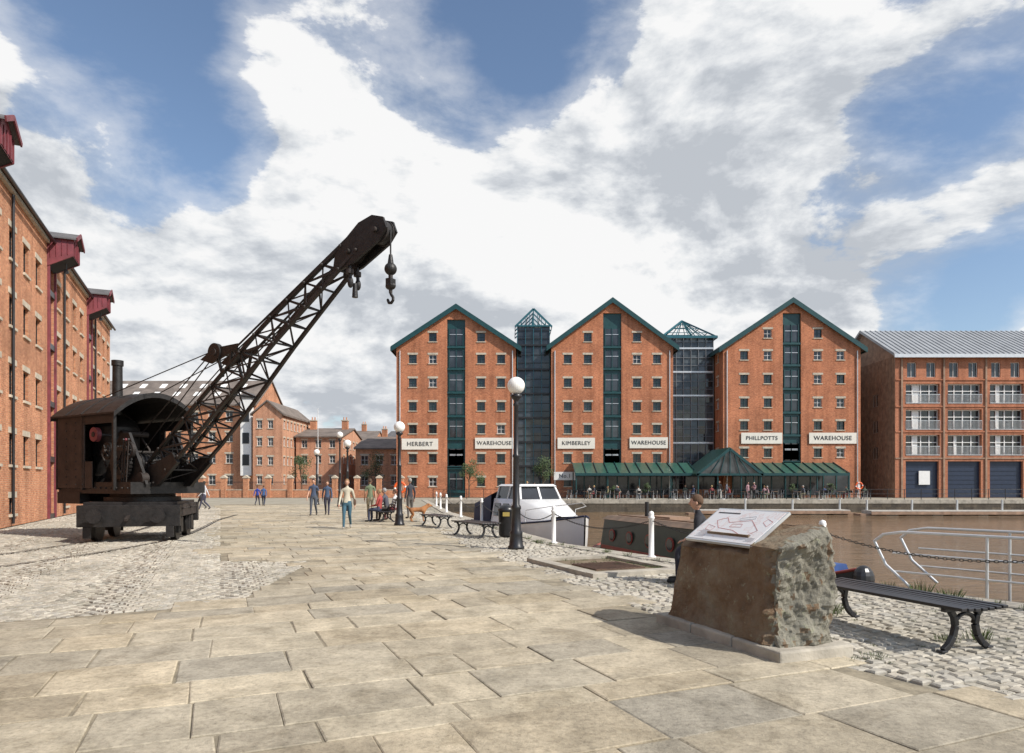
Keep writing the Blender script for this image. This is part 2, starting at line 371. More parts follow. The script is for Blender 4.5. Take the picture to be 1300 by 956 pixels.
h.box(-1.0,1.0,-1.35,-1.1,-.05,.07,0);h.box(-1.0,1.0,1.1,1.35,-.05,.07,0);h.box(-1.0,-.75,-1.098,1.098,-.05,.065,0);h.box(.75,1.0,-1.098,1.098,-.05,.065,0)
h.box(-.75,.75,-1.1,1.1,-.05,.01,1)
h.box(-.5,.55,-.6,.35,.0,.03,2)
for i in range(12): h.box(-.48+i*.085,-.44+i*.085,-.58,.33,.03,.04,2)
h.build('drain_hatch',[COPE,M('soil',(.16,.12,.075),.95,var=.4,bump=.5),M('rusty_grating',(.10,.055,.035),.8,var=.4)],bevel=.01)
RC=[(-14.7,34),(-13.5,29),(-11.9,24),(-10.75,19.9),(-10.4,16),(-10.9,12.5),(-12.2,9.5),(-14.2,7)]
def cr(P,n=8):
    o=[];P=[P[0]]+P+[P[-1]]
    for i in range(1,len(P)-2):
        for k in range(n):
            t=k/n;a,b,c,d=[Vector(p) for p in P[i-1:i+3]]
            o.append(.5*((2*b)+(c-a)*t+(2*a-5*b+4*c-d)*t*t+(3*b-a-3*c+d)*t**3))
    o.append(Vector(P[-1]));return o
rp=cr([(x,y,0) for x,y in RC]);rl=MB()
for off in (-1.0,-.9,.9,1.0):
    wd=.06 if abs(off)==1 else .03
    L=[]
    for i,p in enumerate(rp):
        d=(rp[min(i+1,len(rp)-1)]-rp[max(i-1,0)]).normalized();nn=Vector((d.y,-d.x,0));L.append((p+nn*(off-wd/2),p+nn*(off+wd/2)))
    for (a,b),(c,d) in zip(L[:-1],L[1:]): rl.add([a+Z*.016,b+Z*.016,d+Z*.016,c+Z*.016],[(0,1,2,3)])
rl.build('railway_track',[RUST])
# ------------------------------------------------------------------ three gabled warehouses
def gable_house(name,x0,x1,y0,y1,eave,apex,brick,roofmi,fasc,cols,rows,center=True,sign=None):
    E=empty(name);wm=MB();ww=MB();W_=x1-x0;xc=(x0+x1)/2
    f=Wall(wm,(x0,y0,0),(1,0,0),W_,apex)
    sl_=(apex-eave)/(W_/2)
    hp=[(-sl_,1,eave),(sl_,1,eave+sl_*W_)]
    for c in cols:
        for z in rows:
            lim=eave+sl_*min(c,W_-c)-1.0
            if z<lim: f.window(c,z,.86,.95,G,W if R()<.2 else GN,ww,1,1,S)
    if center:
        cw=1.0; f.op.append((W_/2-cw,W_/2+cw,0,apex-1.35))
        f.quad(W_/2-cw,W_/2+cw,0,apex-1.35,.24,GN,ww)
        for z in rows+[rows[0]+2.7]:
            if z+1.3>apex-1.3:continue
            f.quad(W_/2-.72,W_/2-.04,z-.85,z+.95,.21,G,ww);f.quad(W_/2+.04,W_/2+.72,z-.85,z+.95,.21,G,ww)
            f.obox(W_/2-.82,W_/2-.72,z-.95,z+1.05,.12,.23,GN,ww);f.obox(W_/2+.72,W_/2+.82,z-.95,z+1.05,.12,.23,GN,ww)
            f.obox(W_/2-.04,W_/2+.04,z-.95,z+1.05,.12,.23,GN,ww)
            f.obox(W_/2-1,W_/2+1,z-1.2,z-.98,.03,.23,GN,ww)
            f.obox(W_/2-.72,W_/2+.72,z+.3,z+.36,.15,.22,GV,ww)
    f.make(brick,.25,hp)
    for t,o,L in (((0,1,0),(x1,y0,0),y1-y0),((-1,0,0),(x1,y1,0),W_),((0,-1,0),(x0,y1,0),y1-y0)):
        s=Wall(wm,o,t,L,eave if t[0]==0 else apex)
        if t[0]==0:
            k=2.0
            while k<L-1.5:
                for z in rows:
                    if z<eave-.8:s.window(k,z,.82,.92,G,W,ww,1,1,S)
                k+=2.6
        s.make(brick,.25,hp if t[0]!=0 else [])
    wm.build('walls',BM,E);ww.build('windows',BM,E)
    rf=MB();ov=.55;oy=.35
    for sg in (-1,1):
        xe=x0-ov if sg<0 else x1+ov;ze=eave-sl_*ov
        a=[(xe,y0-oy,ze),(xc,y0-oy,apex),(xc,y1+oy,apex),(xe,y1+oy,ze)]
        lo=[Vector(p)+Z*.02 for p in a];hi=[Vector(p)+Z*.22 for p in a]
        rf.hexa(lo+hi,roofmi)
        p=[(xe,ze-.28),(xc,apex-.28),(xc,apex+.3),(xe,ze+.3)]
        rf.prism(p,y0-oy-.08,y0-oy-.003,fasc)
        p=[(xe,ze-.05),(xc,apex-.05),(xc,apex+.05),(xe,ze+.05)]
        rf.prism(p,y0-oy-.003,y0-.01,fasc)
        rf.box(xe-.06 if sg<0 else xe,xe if sg<0 else xe+.06,y0-oy,y1,ze-.2,ze+.26,fasc)
    rf.build('roof',BM,E)
    if sign:
        for (sx,tx,zc,ww_) in sign:
            sb=MB();sb.box(sx-ww_/2,sx+ww_/2,y0-.12,y0-.08,zc-.6,zc+.6,CR);sb.build('name_board',BM,E)
            label(tx,sx,y0-.14,zc,.66 if len(tx)<9 else (.60 if ww_<5 else .66),E)
    return E
rowsb=[1.7,4.3,7.5,10.0,12.6,15.2,17.6]
gable_house('herbert_warehouse',-12.7,.43,75,105,16.6,20.9,B,SL,GN,[1.8,4.0,9.3,11.5],rowsb,sign=[(-10.1,'HERBERT',5.85,4.0),(-1.95,'WAREHOUSE',5.95,4.2)])
gable_house('kimberley_warehouse',4.33,17.7,75,105,16.7,21.6,B,SL,GN,[1.8,4.0,9.4,11.6],rowsb,sign=[(7.05,'KIMBERLEY',5.95,4.1),(15.0,'WAREHOUSE',6.0,4.2)])
gable_house('phillpotts_warehouse',23.2,38.3,75,105,16.5,21.6,B,SL,GN,[2.3,4.9,10.4,12.9],[z+(.4 if z>6 else .6) for z in rowsb],sign=[(27.4,'PHILLPOTTS',6.5,4.5),(35.2,'WAREHOUSE',6.5,5.2)])
dp=MB()
for x in (-12.3,.05,4.7,17.3,23.6,37.9): dp.cyl((x,74.9,0),(x,74.9,16.1),.06,.06,8,0)
dp.build('rainwater_pipes',[GALV])
def link(name,x0,x1,y,top,kind):
    E=empty(name);m=MB()
    nx=6 if kind==2 else 4
    z=0.0;dz=.9;rn_=random.Random(3)
    m.box(x0,x1,y+.35,y+14,0,top-.05,DK)
    while z<top-.05:
        zt=min(z+dz,top)
        for i in range(nx):
            xa=x0+(x1-x0)*i/nx;xb=x0+(x1-x0)*(i+1)/nx;q1,q2,q3=[rn_.uniform(0,.05) for _ in range(3)]
            m.add([(xa,y+.1+q1,z),(xb,y+.1+q2,z),(xb,y+.1+q2+q3-.02,zt),(xa,y+.1+q1+q3-.02,zt)],[(0,1,2,3)],(GB if rn_.random()<.6 else G) if kind==2 else G)
        z+=dz
    for i in range(nx+1):
        x=x0+(x1-x0)*i/nx;m.box(x-.03,x+.03,y-.03,y+.09,0,top,MU if kind==2 else TF)
    z=0.6;c=0
    while z<top:
        m.box(x0,x1,y,y+.085,z-.025,z+.025,MU if kind==2 else BK)
        if c%3==0: m.box(x0,x1,y-.06,y+.088,z+.08,z+.26,BK if kind==1 else GV)
        z+=.9;c+=1
    m.build('curtain_wall',BM,E)
    r=MB();xc=(x0+x1)/2
    if kind==1:
        a=top+1.9
        for yy in (y-.1,y+2,y+4,y+6):
            for sg in (x0-.25,x1+.25): r.beam((sg,yy,top-.1),(xc,yy,a),.1,.22 if yy<y else .12,TF)
            r.beam((x0,yy,top),(x1,yy,top),.1,.16,TF);r.beam((xc,yy,top),(xc,yy,a-.1),.08,.08,TF)
            if yy<y+1:
                for t in (.25,.5,.75): r.beam((x0+(xc-x0)*t,yy,top),(x0+(xc-x0)*t,yy,top+1.8*t),.06,.06,TF);r.beam((x1+(xc-x1)*t,yy,top),(x1+(xc-x1)*t,yy,top+1.8*t),.06,.06,TF)
        for t in (0,.33,.66,1):
            for sg in (x0-.25,x1+.25):
                xx=sg+(xc-sg)*t;zz=top-.1+(a-top+.1)*t;r.beam((xx,y-.1,zz),(xx,y+6,zz),.07,.07,TF)
    else:
        a=top+2.6;ax=Vector((xc-.3,y+3,a));cs=[Vector((x0-.9,y-.4,top)),Vector((x1+.3,y-.4,top)),Vector((x1+.3,y+6.5,top)),Vector((x0-.9,y+6.5,top))]
        for i in range(4):
            r.beam(cs[i],ax,.15,.18,TF);r.beam(cs[i],cs[(i+1)%4],.2,.28,TF)
            for t in (.25,.5,.75):
                p=cs[i].lerp(cs[(i+1)%4],t);r.beam(p,ax,.07,.07,TF)
            for t in (.25,.5,.75): r.beam(cs[i].lerp(ax,t),cs[(i+1)%4].lerp(ax,t),.07,.07,TF)
    r.build('roof_frame',BM,E)
link('glazed_stair_link',.6,4.2,76.2,19.1,1)
link('glazed_atrium',17.9,23.0,78,18.2,2)
E=empty('glass_canopy');m=MB()
def canopy(x0,x1):
    n=int((x1-x0)/1.1)
    m.hexa([Vector(p) for p in [(x0,71.3,2.5),(x1,71.3,2.5),(x1,74.9,3.75),(x0,74.9,3.75),(x0,71.3,2.55),(x1,71.3,2.55),(x1,74.9,3.8),(x0,74.9,3.8)]],GL)
    for i in range(n+1):
        x=x0+(x1-x0)*i/n;m.beam((x,71.2,2.6),(x,74.9,3.87),.07,.09,GN)
    m.box(x0,x1,71.15,71.3,2.35,2.62,GN)
    for i in range(int((x1-x0)/3.3)+1):
        x=x0+.1+i*3.3;m.cyl((x,71.4,0),(x,71.4,2.4),.07,.07,8,GN)
canopy(6.6,19.3);canopy(25.2,35.2)
m.prism([(19.0,2.5),(25.4,2.5),(22.2,4.95)],69.6,69.68,GB)
for a,b in (((18.8,2.4),(22.2,5.05)),((25.6,2.4),(22.2,5.05))):
    m.beam((a[0],69.55,a[1]),(b[0],69.55,b[1]),.12,.25,GN)
    m.hexa([Vector(p) for p in [(a[0],69.5,a[1]+.1),(b[0],69.5,b[1]+.1),(b[0],76,b[1]+.1),(a[0],76,a[1]+.1),(a[0],69.5,a[1]+.18),(b[0],69.5,b[1]+.18),(b[0],76,b[1]+.18),(a[0],76,a[1]+.18)]],GL)
m.beam((18.8,69.55,2.45),(25.6,69.55,2.45),.12,.22,GN)
for t in (-2,-1,0,1,2): m.beam((22.2+t*1.0,69.5,2.5),(22.2+t*.5,69.5,4.9-abs(t)*.45),.07,.07,GN)
for x in (19,21,23.4,25.4): m.cyl((x,69.7,0),(x,69.7,2.4),.08,.08,8,GN)
m.build('canopy_frame',BM,E)
s=MB()
s.box(6.7,17.6,74.86,74.97,.3,2.7,G)
for x in [6.7+i*1.21 for i in range(10)]: s.box(x-.06,x+.06,74.8,74.86,0.0,2.75,GN)
s.box(24.2,37,74.86,74.97,.3,2.7,G)
for x in [24.2+i*1.42 for i in range(10)]: s.box(x-.06,x+.06,74.8,74.86,0.0,2.75,GN)
s.box(19.5,25,76.6,76.8,0,2.8,G)
s.box(18.2,22.6,74.9,75.0,0,.9,B)
s.build('shop_fronts',BM,E)
s=MB();s.box(4.6,7.0,74.8,74.86,1.9,2.8,W);o=s.build('shop_sign',BM);label('No.1',5.8,74.78,2.35,.6,o)
# ------------------------------------------------------------------ right modern apartments
E=empty('quayside_apartments');wm=MB();ww=MB()
x0,x1,y0=41.7,84,74.3;EV,RI=15.6,19.4
f=Wall(wm,(x0,y0,0),(1,0,0),x1-x0,EV)
k=1.15;i=0
while k+3.75<x1-x0:
    bw=3.7
    for a,b in ((10.25,12.4),(7.4,9.6),(4.6,6.85)):
        f.op.append((k,k+bw,a,b));f.quad(k,k+bw,a,b,.5,G,ww)
        for j in range(5):
            xx=k+bw*j/4;f.obox(xx-.05,xx+.05,a,b,.38,.48,W,ww)
        f.obox(k,k+bw,a,a+.09,.36,.49,W,ww);f.obox(k,k+bw,b-.12,b,.36,.49,W,ww);f.obox(k,k+bw,(a+b)/2+.25,(a+b)/2+.33,.375,.485,W,ww)
        f.obox(k,k+bw,a+.0,a+.06,-.06,.02,GV,ww);f.obox(k,k+bw,a+.95,a+1.0,-.06,-.01,GV,ww)
        for j in range(29): f.obox(k+bw*j/28-.012,k+bw*j/28+.012,a+.06,a+.95,-.05,-.02,GV,ww)
        if R()<.6: f.quad(k+bw*.26,k+bw*.26+U(.3,.8),a+.1,b-.13,.492,W,ww)
    for c in (k+.65,k+2.75):
        f.window(c,13.9,1.0,1.6,G,W,ww,1,0,None)
    f.op.append((k,k+bw-.1,0,3.95));f.quad(k,k+bw-.1,0,3.95,.3,BL,ww)
    for j in range(1,8): f.obox(k,k+bw-.1,j*.48,j*.48+.03,.26,.295,BL,ww)
    if i==0: f.obox(k+1.5,k+2.7,1.4,2.9,.1,.2,W,ww)
    f.obox(k-.55,k-.36,0,15.3,-.12,-.003,TI,ww)
    k+=4.58;i+=1
for z in (4.2,7.1,9.85,12.75): f.obox(0,x1-x0,z,z+.14,-.08,-.003,B3 if z>5 else TI,ww)
f.make(B3,.5)
sr=(RI-EV)/6.8
hpE=[(-sr,1,EV),(sr,1,EV+13.6*sr)]
s=Wall(wm,(x0,y0+13.6,0),(0,-1,0),13.6,RI)
for z in (5,8,11): s.window(9.5,z,1.2,1.4,G,W,ww,1,0,None);s.window(4.5,z,1.2,1.4,G,W,ww,1,0,None)
s.make(TI,.2,hpE)
for k in range(45): s.obox(k*.3,k*.3+.05,.2,15.4,-.06,-.004,TI,ww)
Wall(wm,(x1,y0,0),(0,1,0),13.6,RI).make(B3,.2,hpE);Wall(wm,(x1,y0+13.6,0),(-1,0,0),x1-x0,EV).make(B3)
wm.build('walls',BM,E);ww.build('windows',BM,E)
rf=MB()
for ya,yb in ((y0-.5,y0+6.8),(y0+14.1,y0+6.8)):
    za=EV-.27
    rf.hexa([Vector(p) for p in [(x0-.4,ya,za),(x1+.4,ya,za),(x1+.4,yb,RI),(x0-.4,yb,RI),(x0-.4,ya,za+.22),(x1+.4,ya,za+.22),(x1+.4,yb,RI+.22),(x0-.4,yb,RI+.22)]],ZN)
    n=72
    for i in range(n+1):
        x=x0-.35+(x1-x0+.7)*i/n;rf.beam((x,ya,za+.26),(x,yb,RI+.26),.06,.09,ZN)
rf.box(x0-.4,x1+.4,y0-.65,y0-.5,EV-.45,EV-.1,GV)
rf.build('roof',BM,E)
# ------------------------------------------------------------------ left warehouse
E=empty('north_quay_warehouse');wm=MB();ww=MB()
Y0=3.0;org=Vector((-7.7-.427*Y0,Y0,0));tt=Vector((-.393,.92,0)).normalized();Lw=(47.6-Y0)/tt.y
f=Wall(wm,org,tt,Lw,12.25)
S_=lambda Y:(Y-Y0)/tt.y
luc=[S_(20.8),S_(31.0),S_(40.0)]
k=.8
while k<Lw-.7:
    if min(abs(k-l) for l in luc)>1.3:
        for z in (10.4,7.95,5.4,2.85,): f.window(k,z,.8,1.15,G,BK,ww,1,2,S)
        if int(k)%3==0:f.window(k,.75,.8,.6,G,BK,ww,1,0,S)
    k+=1.95
for l in luc:
    f.op.append((l-.6,l+.6,0,12.25));f.quad(l-.6,l+.6,0,12.25,.1,RD,ww)
    for z in (.2,2.8,5.3,7.9,10.3):
        f.obox(l-.6,l+.6,z-.25,z,-.05,.09,BK,ww);f.quad(l-.4,l+.4,z+.9,z+1.9,.09,G,ww);f.obox(l-.03,l+.03,z,z+2.2,.03,.085,RD,ww)
    for sg in (-.66,.66): f.obox(l+sg-.05,l+sg+.05,0,12.2,-.1,-.003,RD,ww)
f.make(B2,.18)
s=Wall(wm,f.pt(Lw,0,0),-f.n,13,12.25);s.make(B2,.1)
s=Wall(wm,f.pt(Lw,0,13),-tt,Lw,12.25);s.make(B2)
s=Wall(wm,f.pt(0,0,13),f.n,13,12.25);s.make(B2)
f.obox(0,Lw,12.25,12.4,-.12,.25,S,ww)
wm.build('walls',BM,E);ww.build('windows',BM,E)
rf=MB();P=f.pt
rf.add([P(-.2,12.41,-.25),P(Lw+.2,12.41,-.25),P(Lw-3,15.6,6.5),P(2,15.6,6.5),P(Lw+.2,12.41,13.2),P(-.2,12.41,13.2)],[(0,1,2,3),(1,4,2),(4,5,3,2),(5,0,3)],SL)
gt=MB();gt.cyl(P(0,12.3,-.3),P(Lw,12.3,-.3),.07,.07,8,BK)
for s_ in range(6,46,9): gt.cyl(P(s_,0.1,-.08),P(s_,12.2,-.08),.05,.05,8,BK)
rf.build('roof',BM,E);gt.build('gutters',BM,E)
lm=MB()
for l in luc:
    def Q(a,b,c): return P(l+a,c,-b)
    pr=1.0;w_=.75;zb=11.55;ze=12.55;za=12.95
    for sgn in (-1,1):
        a=[Q(sgn*w_,0,zb-.3),Q(sgn*w_,pr,zb+.25),Q(sgn*w_,pr,ze),Q(sgn*w_,-2.5,ze),Q(sgn*w_,-2.5,zb-.3)]
        b=[Q(sgn*(w_-.08),0,zb-.3),Q(sgn*(w_-.08),pr,zb+.25),Q(sgn*(w_-.08),pr,ze),Q(sgn*(w_-.08),-2.5,ze),Q(sgn*(w_-.08),-2.5,zb-.3)]
        lm.add(a+b,[(0,1,2,3,4),(9,8,7,6,5)]+[(i,(i+1)%5,5+(i+1)%5,5+i) for i in range(5)],RD)
        lm.hexa([Q(sgn*(w_+.15),-2.5,ze-.06),Q(sgn*(w_+.15),pr+.15,ze-.06),Q(0,pr+.15,za),Q(0,-2.5,za),Q(sgn*(w_+.15),-2.5,ze),Q(sgn*(w_+.15),pr+.15,ze),Q(0,pr+.15,za+.06),Q(0,-2.5,za+.06)],SL)
        lm.beam(Q(sgn*(w_+.15),pr+.17,ze-.04),Q(0,pr+.17,za+.02),.05,.16,RD)
        for j in range(5): 
            b0=-.1+j*.22;lm.beam(Q(sgn*(w_+.012),b0,zb+.05+b0*.3),Q(sgn*(w_+.012),b0,ze),.02,.03,RD)
    lm.add([Q(-w_,pr-.02,zb+.25),Q(w_,pr-.02,zb+.25),Q(w_,pr-.02,ze),Q(0,pr-.02,za),Q(-w_,pr-.02,ze)],[(0,1,2,3,4)],RD)
    lm.add([Q(-w_+.05,0,zb-.3),Q(w_-.05,0,zb-.3),Q(w_-.05,pr,zb+.3),Q(-w_+.05,pr,zb+.3)],[(0,1,2,3)],DK)
    for j in range(5): lm.beam(Q(-.7+j*.35,pr,zb+.26),Q(-.7+j*.35,pr,ze),.03,.03,RD)
    lm.cyl(Q(0,pr*.6,zb+.1),Q(0,pr*.6,zb-.25),.02,.02,6,BK);lm.cyl(Q(-.05,pr*.6,zb-.3),Q(.05,pr*.6,zb-.3),.1,.1,12,BK)
lm.build('hoist_canopies',BM,E)
# ------------------------------------------------------------------ distant buildings
def long_house(name,x0,x1,y0,y1,eave,ridge,br,roof,wx,rows_,wsz=(1,1.3),lintel=S,axis='x',sky=0):
    E=empty(name);wm=MB();ww=MB()
    W_=x1-x0;D=y1-y0
    if axis=='x': hf=[];sl_=(ridge-eave)/(D/2);hs=[(-sl_,1,eave),(sl_,1,eave+sl_*D)]
    else: sl_=(ridge-eave)/(W_/2);hf=[(-sl_,1,eave),(sl_,1,eave+sl_*W_)];hs=[]
    for o,t,L,hp in (((x0,y0,0),(1,0,0),W_,hf),((x1,y0,0),(0,1,0),D,hs),((x1,y1,0),(-1,0,0),W_,hf),((x0,y1,0),(0,-1,0),D,hs)):
        s=Wall(wm,o,t,L,ridge if hp else eave);k=wx*.6
        while k<L-wx*.4:
            for z in rows_: s.window(k,z,wsz[0],wsz[1],G,W,ww,1,1,lintel)
            k+=wx
        s.make(br,.2,hp)
    wm.build('walls',BM,E);ww.build('windows',BM,E)
    rf=MB()
    if axis=='x':
        ym=(y0+y1)/2
        for ya in (y0-.4,y1+.4):
            rf.hexa([Vector(p) for p in [(x0-.2,ya,eave-.1),(x1+.2,ya,eave-.1),(x1+.2,ym,ridge),(x0-.2,ym,ridge),(x0-.2,ya,eave+.1),(x1+.2,ya,eave+.1),(x1+.2,ym,ridge+.2),(x0-.2,ym,ridge+.2)]],roof)
        for i in range(sky):
            x=x0+2+(x1-x0-4)*(i+.5)/sky
            for t in (.3,.65):
                a=Vector((x,y0+(ym-y0)*t,eave+(ridge-eave)*t+.25));d=Vector((0,ym-y0,ridge-eave)).normalized();hx=Vector((.4,0,0))
                rf.hexa([a-hx,a+hx,a+hx+d*1.2,a-hx+d*1.2]+[p+Z*.08 for p in (a-hx,a+hx,a+hx+d*1.2,a-hx+d*1.2)],W)
    else:
        xm=(x0+x1)/2
        for xa in (x0-.3,x1+.3):
            rf.hexa([Vector(p) for p in [(xa,y0-.3,eave-.15),(xm,y0-.3,ridge),(xm,y1,ridge),(xa,y1,eave-.15),(xa,y0-.3,eave+.1),(xm,y0-.3,ridge+.2),(xm,y1,ridge+.2),(xa,y1,eave+.1)]],roof)
    rf.build('roof',BM,E)
    return E
E=long_house('brick_warehouse',-60,-35.6,95,107,12.4,16.5,B2,SB,2.4,[2,5,8,10.8],sky=7)
s=MB();s.box(-37.4,-35.9,94.0,94.95,2.6,13.2,W)
for z in (4,7,10): s.box(-37.1,-36.2,93.95,93.99,z,z+1.5,BK)
s.prism([(-37.6,13.2),(-35.7,13.2),(-36.65,14.2)],93.9,97,SL);s.build('hoist_tower',BM,E)
long_house('brick_granary',-35.3,-31.3,93,106,10.9,12.7,BP,SB,1.5,[2,4.6,7.2,9.6],(.7,1.1),axis='y')
long_house('salmon_house',-31.0,-24.4,98,112,8.2,9.8,BP,SB,2.0,[2,5,7.2],(.8,1.1))
long_house('brick_terrace',-33.5,-26.0,128,140,9.5,11.6,B2,SB,2.3,[2,5,8],axis='x')
long_house('brick_house',-26.0,-18.8,112,124,7.8,9.4,B2,SB,2.2,[2,4.6,6.8],(.8,1.1))
long_house('stone_office',-25,-17.2,135,150,10.4,12.2,S,SL,2.2,[2,5,8.5])
E=long_house('annexe',-22,-13.6,96,108,6.4,8.0,B2,SB,2.1,[1.9,4.8])
ch=MB()
for x,y,z in ((-30.2,104,9.4),(-25.4,104,9.4),(-22,118,9.2),(-19.5,118,9.2),(-29,134,11.4)):
    ch.box(x-.45,x+.45,y-.35,y+.35,z-1.0,z+1.6,B2);ch.box(x-.52,x+.52,y-.42,y+.42,z+1.6,z+1.75,S)
    for k in (-.2,.2): ch.cyl((x+k,y,z+1.75),(x+k,y,z+2.2),.11,.09,8,BP)
ch.build('chimney_stacks',BM)
fp=MB();fp.cyl((-27,95,0),(-27,95,12),.06,.03,8);fp.build('flagpole',[WHITE])
bw=MB()
nx=20
for i in range(nx+1):
    x=-36+i*1.2;y=74
    if i%2==0:
        bw.box(x-.26,x+.26,y-.26,y+.26,0,2.1,B2);bw.box(x-.32,x+.32,y-.32,y+.32,2.1,2.24,S);bw.prism([(x-.28,2.24),(x+.28,2.24),(x,2.44)],y-.28,y+.28,S)
    if i%2==0 and i<nx:
        bw.box(x+.26,x+2.14,y-.12,y+.12,0,.8,B2);bw.box(x+.26,x+2.14,y-.14,y+.14,.8,.88,S)
        for j in range(14): bw.cyl((x+.34+j*.13,y,.88),(x+.34+j*.13,y,1.8),.012,.012,5,BK)
        bw.box(x+.26,x+2.14,y-.015,y+.015,1.65,1.69,BK)
bw.build('boundary_wall',BM)
# ------------------------------------------------------------------ steam crane
C=empty('steam_crane')
Tr=Matrix.Translation((-10.75,19.9,0))
CM=[IRON,RUST,REDP,BLACK,DARK,CABP]
t=MB();a_=math.atan2(.96,-.28);t.T=Tr@Matrix.Rotation(a_,4,'Z')
for sy in (-1,1):
    t.box(-1.45,1.45,sy*.82-.05,sy*.82+.05,.45,.95,0)
    for x in (-.85,.85):
        t.cyl((x,sy*.98-.07,.4),(x,sy*.98+.07,.4),.40,.40,28,0);t.cyl((x,sy*.98-.1,.4),(x,sy*.98-.06,.4),.44,.44,28,0)
        t.cyl((x,sy*.98+.07,.4),(x,sy*.98+.12,.4),.12,.1,12,1)
        for k in range(8):
            an=k*math.pi/4;t.beam((x,sy*1.06,.4),(x+.33*math.cos(an),sy*1.06,.4+.33*math.sin(an)),.05,.03,1)
        t.box(x-.17,x+.17,sy*1.13-.05,sy*1.13+.07,.22,.62,0);t.box(x-.28,x-.18,sy*1.1-.05,sy*1.1+.05,.2,.8,0);t.box(x+.18,x+.28,sy*1.1-.05,sy*1.1+.05,.2,.8,0)
    t.box(-1.5,1.5,sy*1.12-.09,sy*1.12+.09,.66,1.0,1)
for x in (-1.5,1.5):
    t.box(x-.1,x+.1,-1.25,1.25,.42,1.0,0)
    for y in (-.75,.75): t.cyl((x-.1 if x<0 else x+.1,y,.72),(x-.4 if x<0 else x+.4,y,.72),.09,.09,12,0);t.cyl((x-.4 if x<0 else x+.4,y,.72),(x-.46 if x<0 else x+.46,y,.72),.19,.19,16,0)
    t.beam((x*1.08,0,.7),(x*1.3,0,.62),.08,.08,1)
    t.box(x*1.07-.02,x*1.07+.02,-1.1,-.9,.12,.42,0);t.box(x*1.07-.02,x*1.07+.02,.9,1.1,.12,.42,0)
t.box(-1.4,1.4,-1.15,1.15,.98,1.08,0)
for y in (-1.18,1.18):
    for k in range(9): t.sph((-1.3+k*.325,y*1.03,.88),.03,1,8,4)
t.cyl((0,0,1.08),(0,0,1.2),1.0,1.0,36,0);t.cyl((0,0,1.2),(0,0,1.3),.85,.85,36,1)
t.build('truck',CM,C,bevel=.008)
Rz=Tr@Matrix.Rotation(math.radians(-30),4,'Z')
m=MB();m.T=Rz
m.box(-2.35,1.25,-1.12,-.98,1.3,1.62,0);m.box(-2.35,1.25,.98,1.12,1.3,1.62,0);m.box(-2.35,-2.2,-.98,.98,1.3,1.62,0);m.box(1.1,1.25,-.98,.98,1.3,1.62,0)
m.box(-2.2,1.1,-.98,.98,1.5,1.56,1)
for sy in(-1,1): m.box(-2.4,-1.2,sy*1.0-.14,sy*1.0+.14,1.0,1.34,0)
m.box(-2.45,-1.5,-.9,.9,1.05,1.48,0)
for k in range(14): m.sph((-2.25+k*.26,-1.13,1.46),.028,1,8,4)
for sy in (-.72,.72):
    m.prism([(-.7,1.56),(1.35,1.56),(1.2,1.9),(.55,3.0),(.15,3.0),(-.5,2.0)],sy-.04,sy+.04,0)
    m.cyl((1.15,sy-.1,1.72),(1.15,sy+.1,1.72),.16,.16,16,1)
m.cyl((.35,-.68,2.15),(.35,.68,2.15),.27,.27,24,1);m.cyl((.35,-.66,2.15),(.35,-.6,2.15),.38,.38,28,0);m.cyl((.35,.6,2.15),(.35,.66,2.15),.38,.38,28,0)
for k in range(11): m.cyl((.35,-.5+k*.1,2.15),(.35,-.45+k*.1,2.15),.295,.295,24,0)
def gear(x,y,z,r,mi=0,nt=28):
    m.cyl((x,y-.05,z),(x,y+.05,z),r*.93,r*.93,32,mi)
    for k in range(nt):
        a=2*math.pi*k/nt;m.beam((x+r*.9*math.cos(a),y,z+r*.9*math.sin(a)),(x+r*1.02*math.cos(a),y,z+r*1.02*math.sin(a)),.05,.09,mi,(0,1,0))
    m.cyl((x,y-.12,z),(x,y+.12,z),r*.22,r*.22,14,1)
    m.cyl((x,y-.062,z),(x,y-.052,z),r*.72,r*.72,28,4)
    for k in range(6):
        a=k*math.pi/3;m.beam((x,y-.065,z),(x+r*.75*math.cos(a),y-.065,z+r*.75*math.sin(a)),.03,.06,mi,(0,1,0))
gear(.35,-.86,2.15,.48);gear(-.25,-.86,2.5,.24);gear(.35,.86,2.15,.48);gear(.85,-.9,2.5,.22,1)
m.cyl((-.25,-1.0,2.5),(-.25,1.0,2.5),.05,.05,10,1);m.cyl((.35,-1.05,2.15),(.35,1.05,2.15),.06,.06,10,1)
m.cyl((-.35,-1.22,2.95),(-.35,-1.1,2.95),.2,.2,24,2);m.cyl((-.35,-1.24,2.95),(-.35,-1.2,2.95),.07,.07,12,0);m.cyl((-.35,-1.12,2.95),(-.35,-.6,2.95),.04,.04,8,0)
for sy in (-.5,.5):
    m.cyl((-.55,sy,1.75),(-.1,sy,2.3),.15,.15,16,0);m.cyl((-.1,sy,2.3),(.05,sy,2.5),.03,.03,8,1)
for k,(x,y) in enumerate(((.6,-1.0),(.72,-1.0),(.84,-1.0),(.6,.3),(.75,.35))): m.beam((x,y,1.6),(x+.12,y,2.75),.025,.025,1);m.sph((x+.12,y,2.78),.04,2 if k==1 else 0,8,6)
m.cyl((-.6,-.3,3.05),(-.6,.5,3.05),.09,.09,12,1)
m.tube([(-1.2,.3,3.2),(-.8,.4,3.0),(-.5,.5,2.6),(-.4,.5,2.2)],.035,8,1)
m.tube([(-1.2,-.5,2.6),(-.9,-.7,2.5),(-.6,-.7,2.0)],.03,8,1)
m.cyl((-1.35,0,1.56),(-1.35,0,3.25),.62,.62,32,0);m.lathe((-1.35,0,3.25),[(.62,0),(.5,.22),(.25,.34),(.15,.4)],32,0)
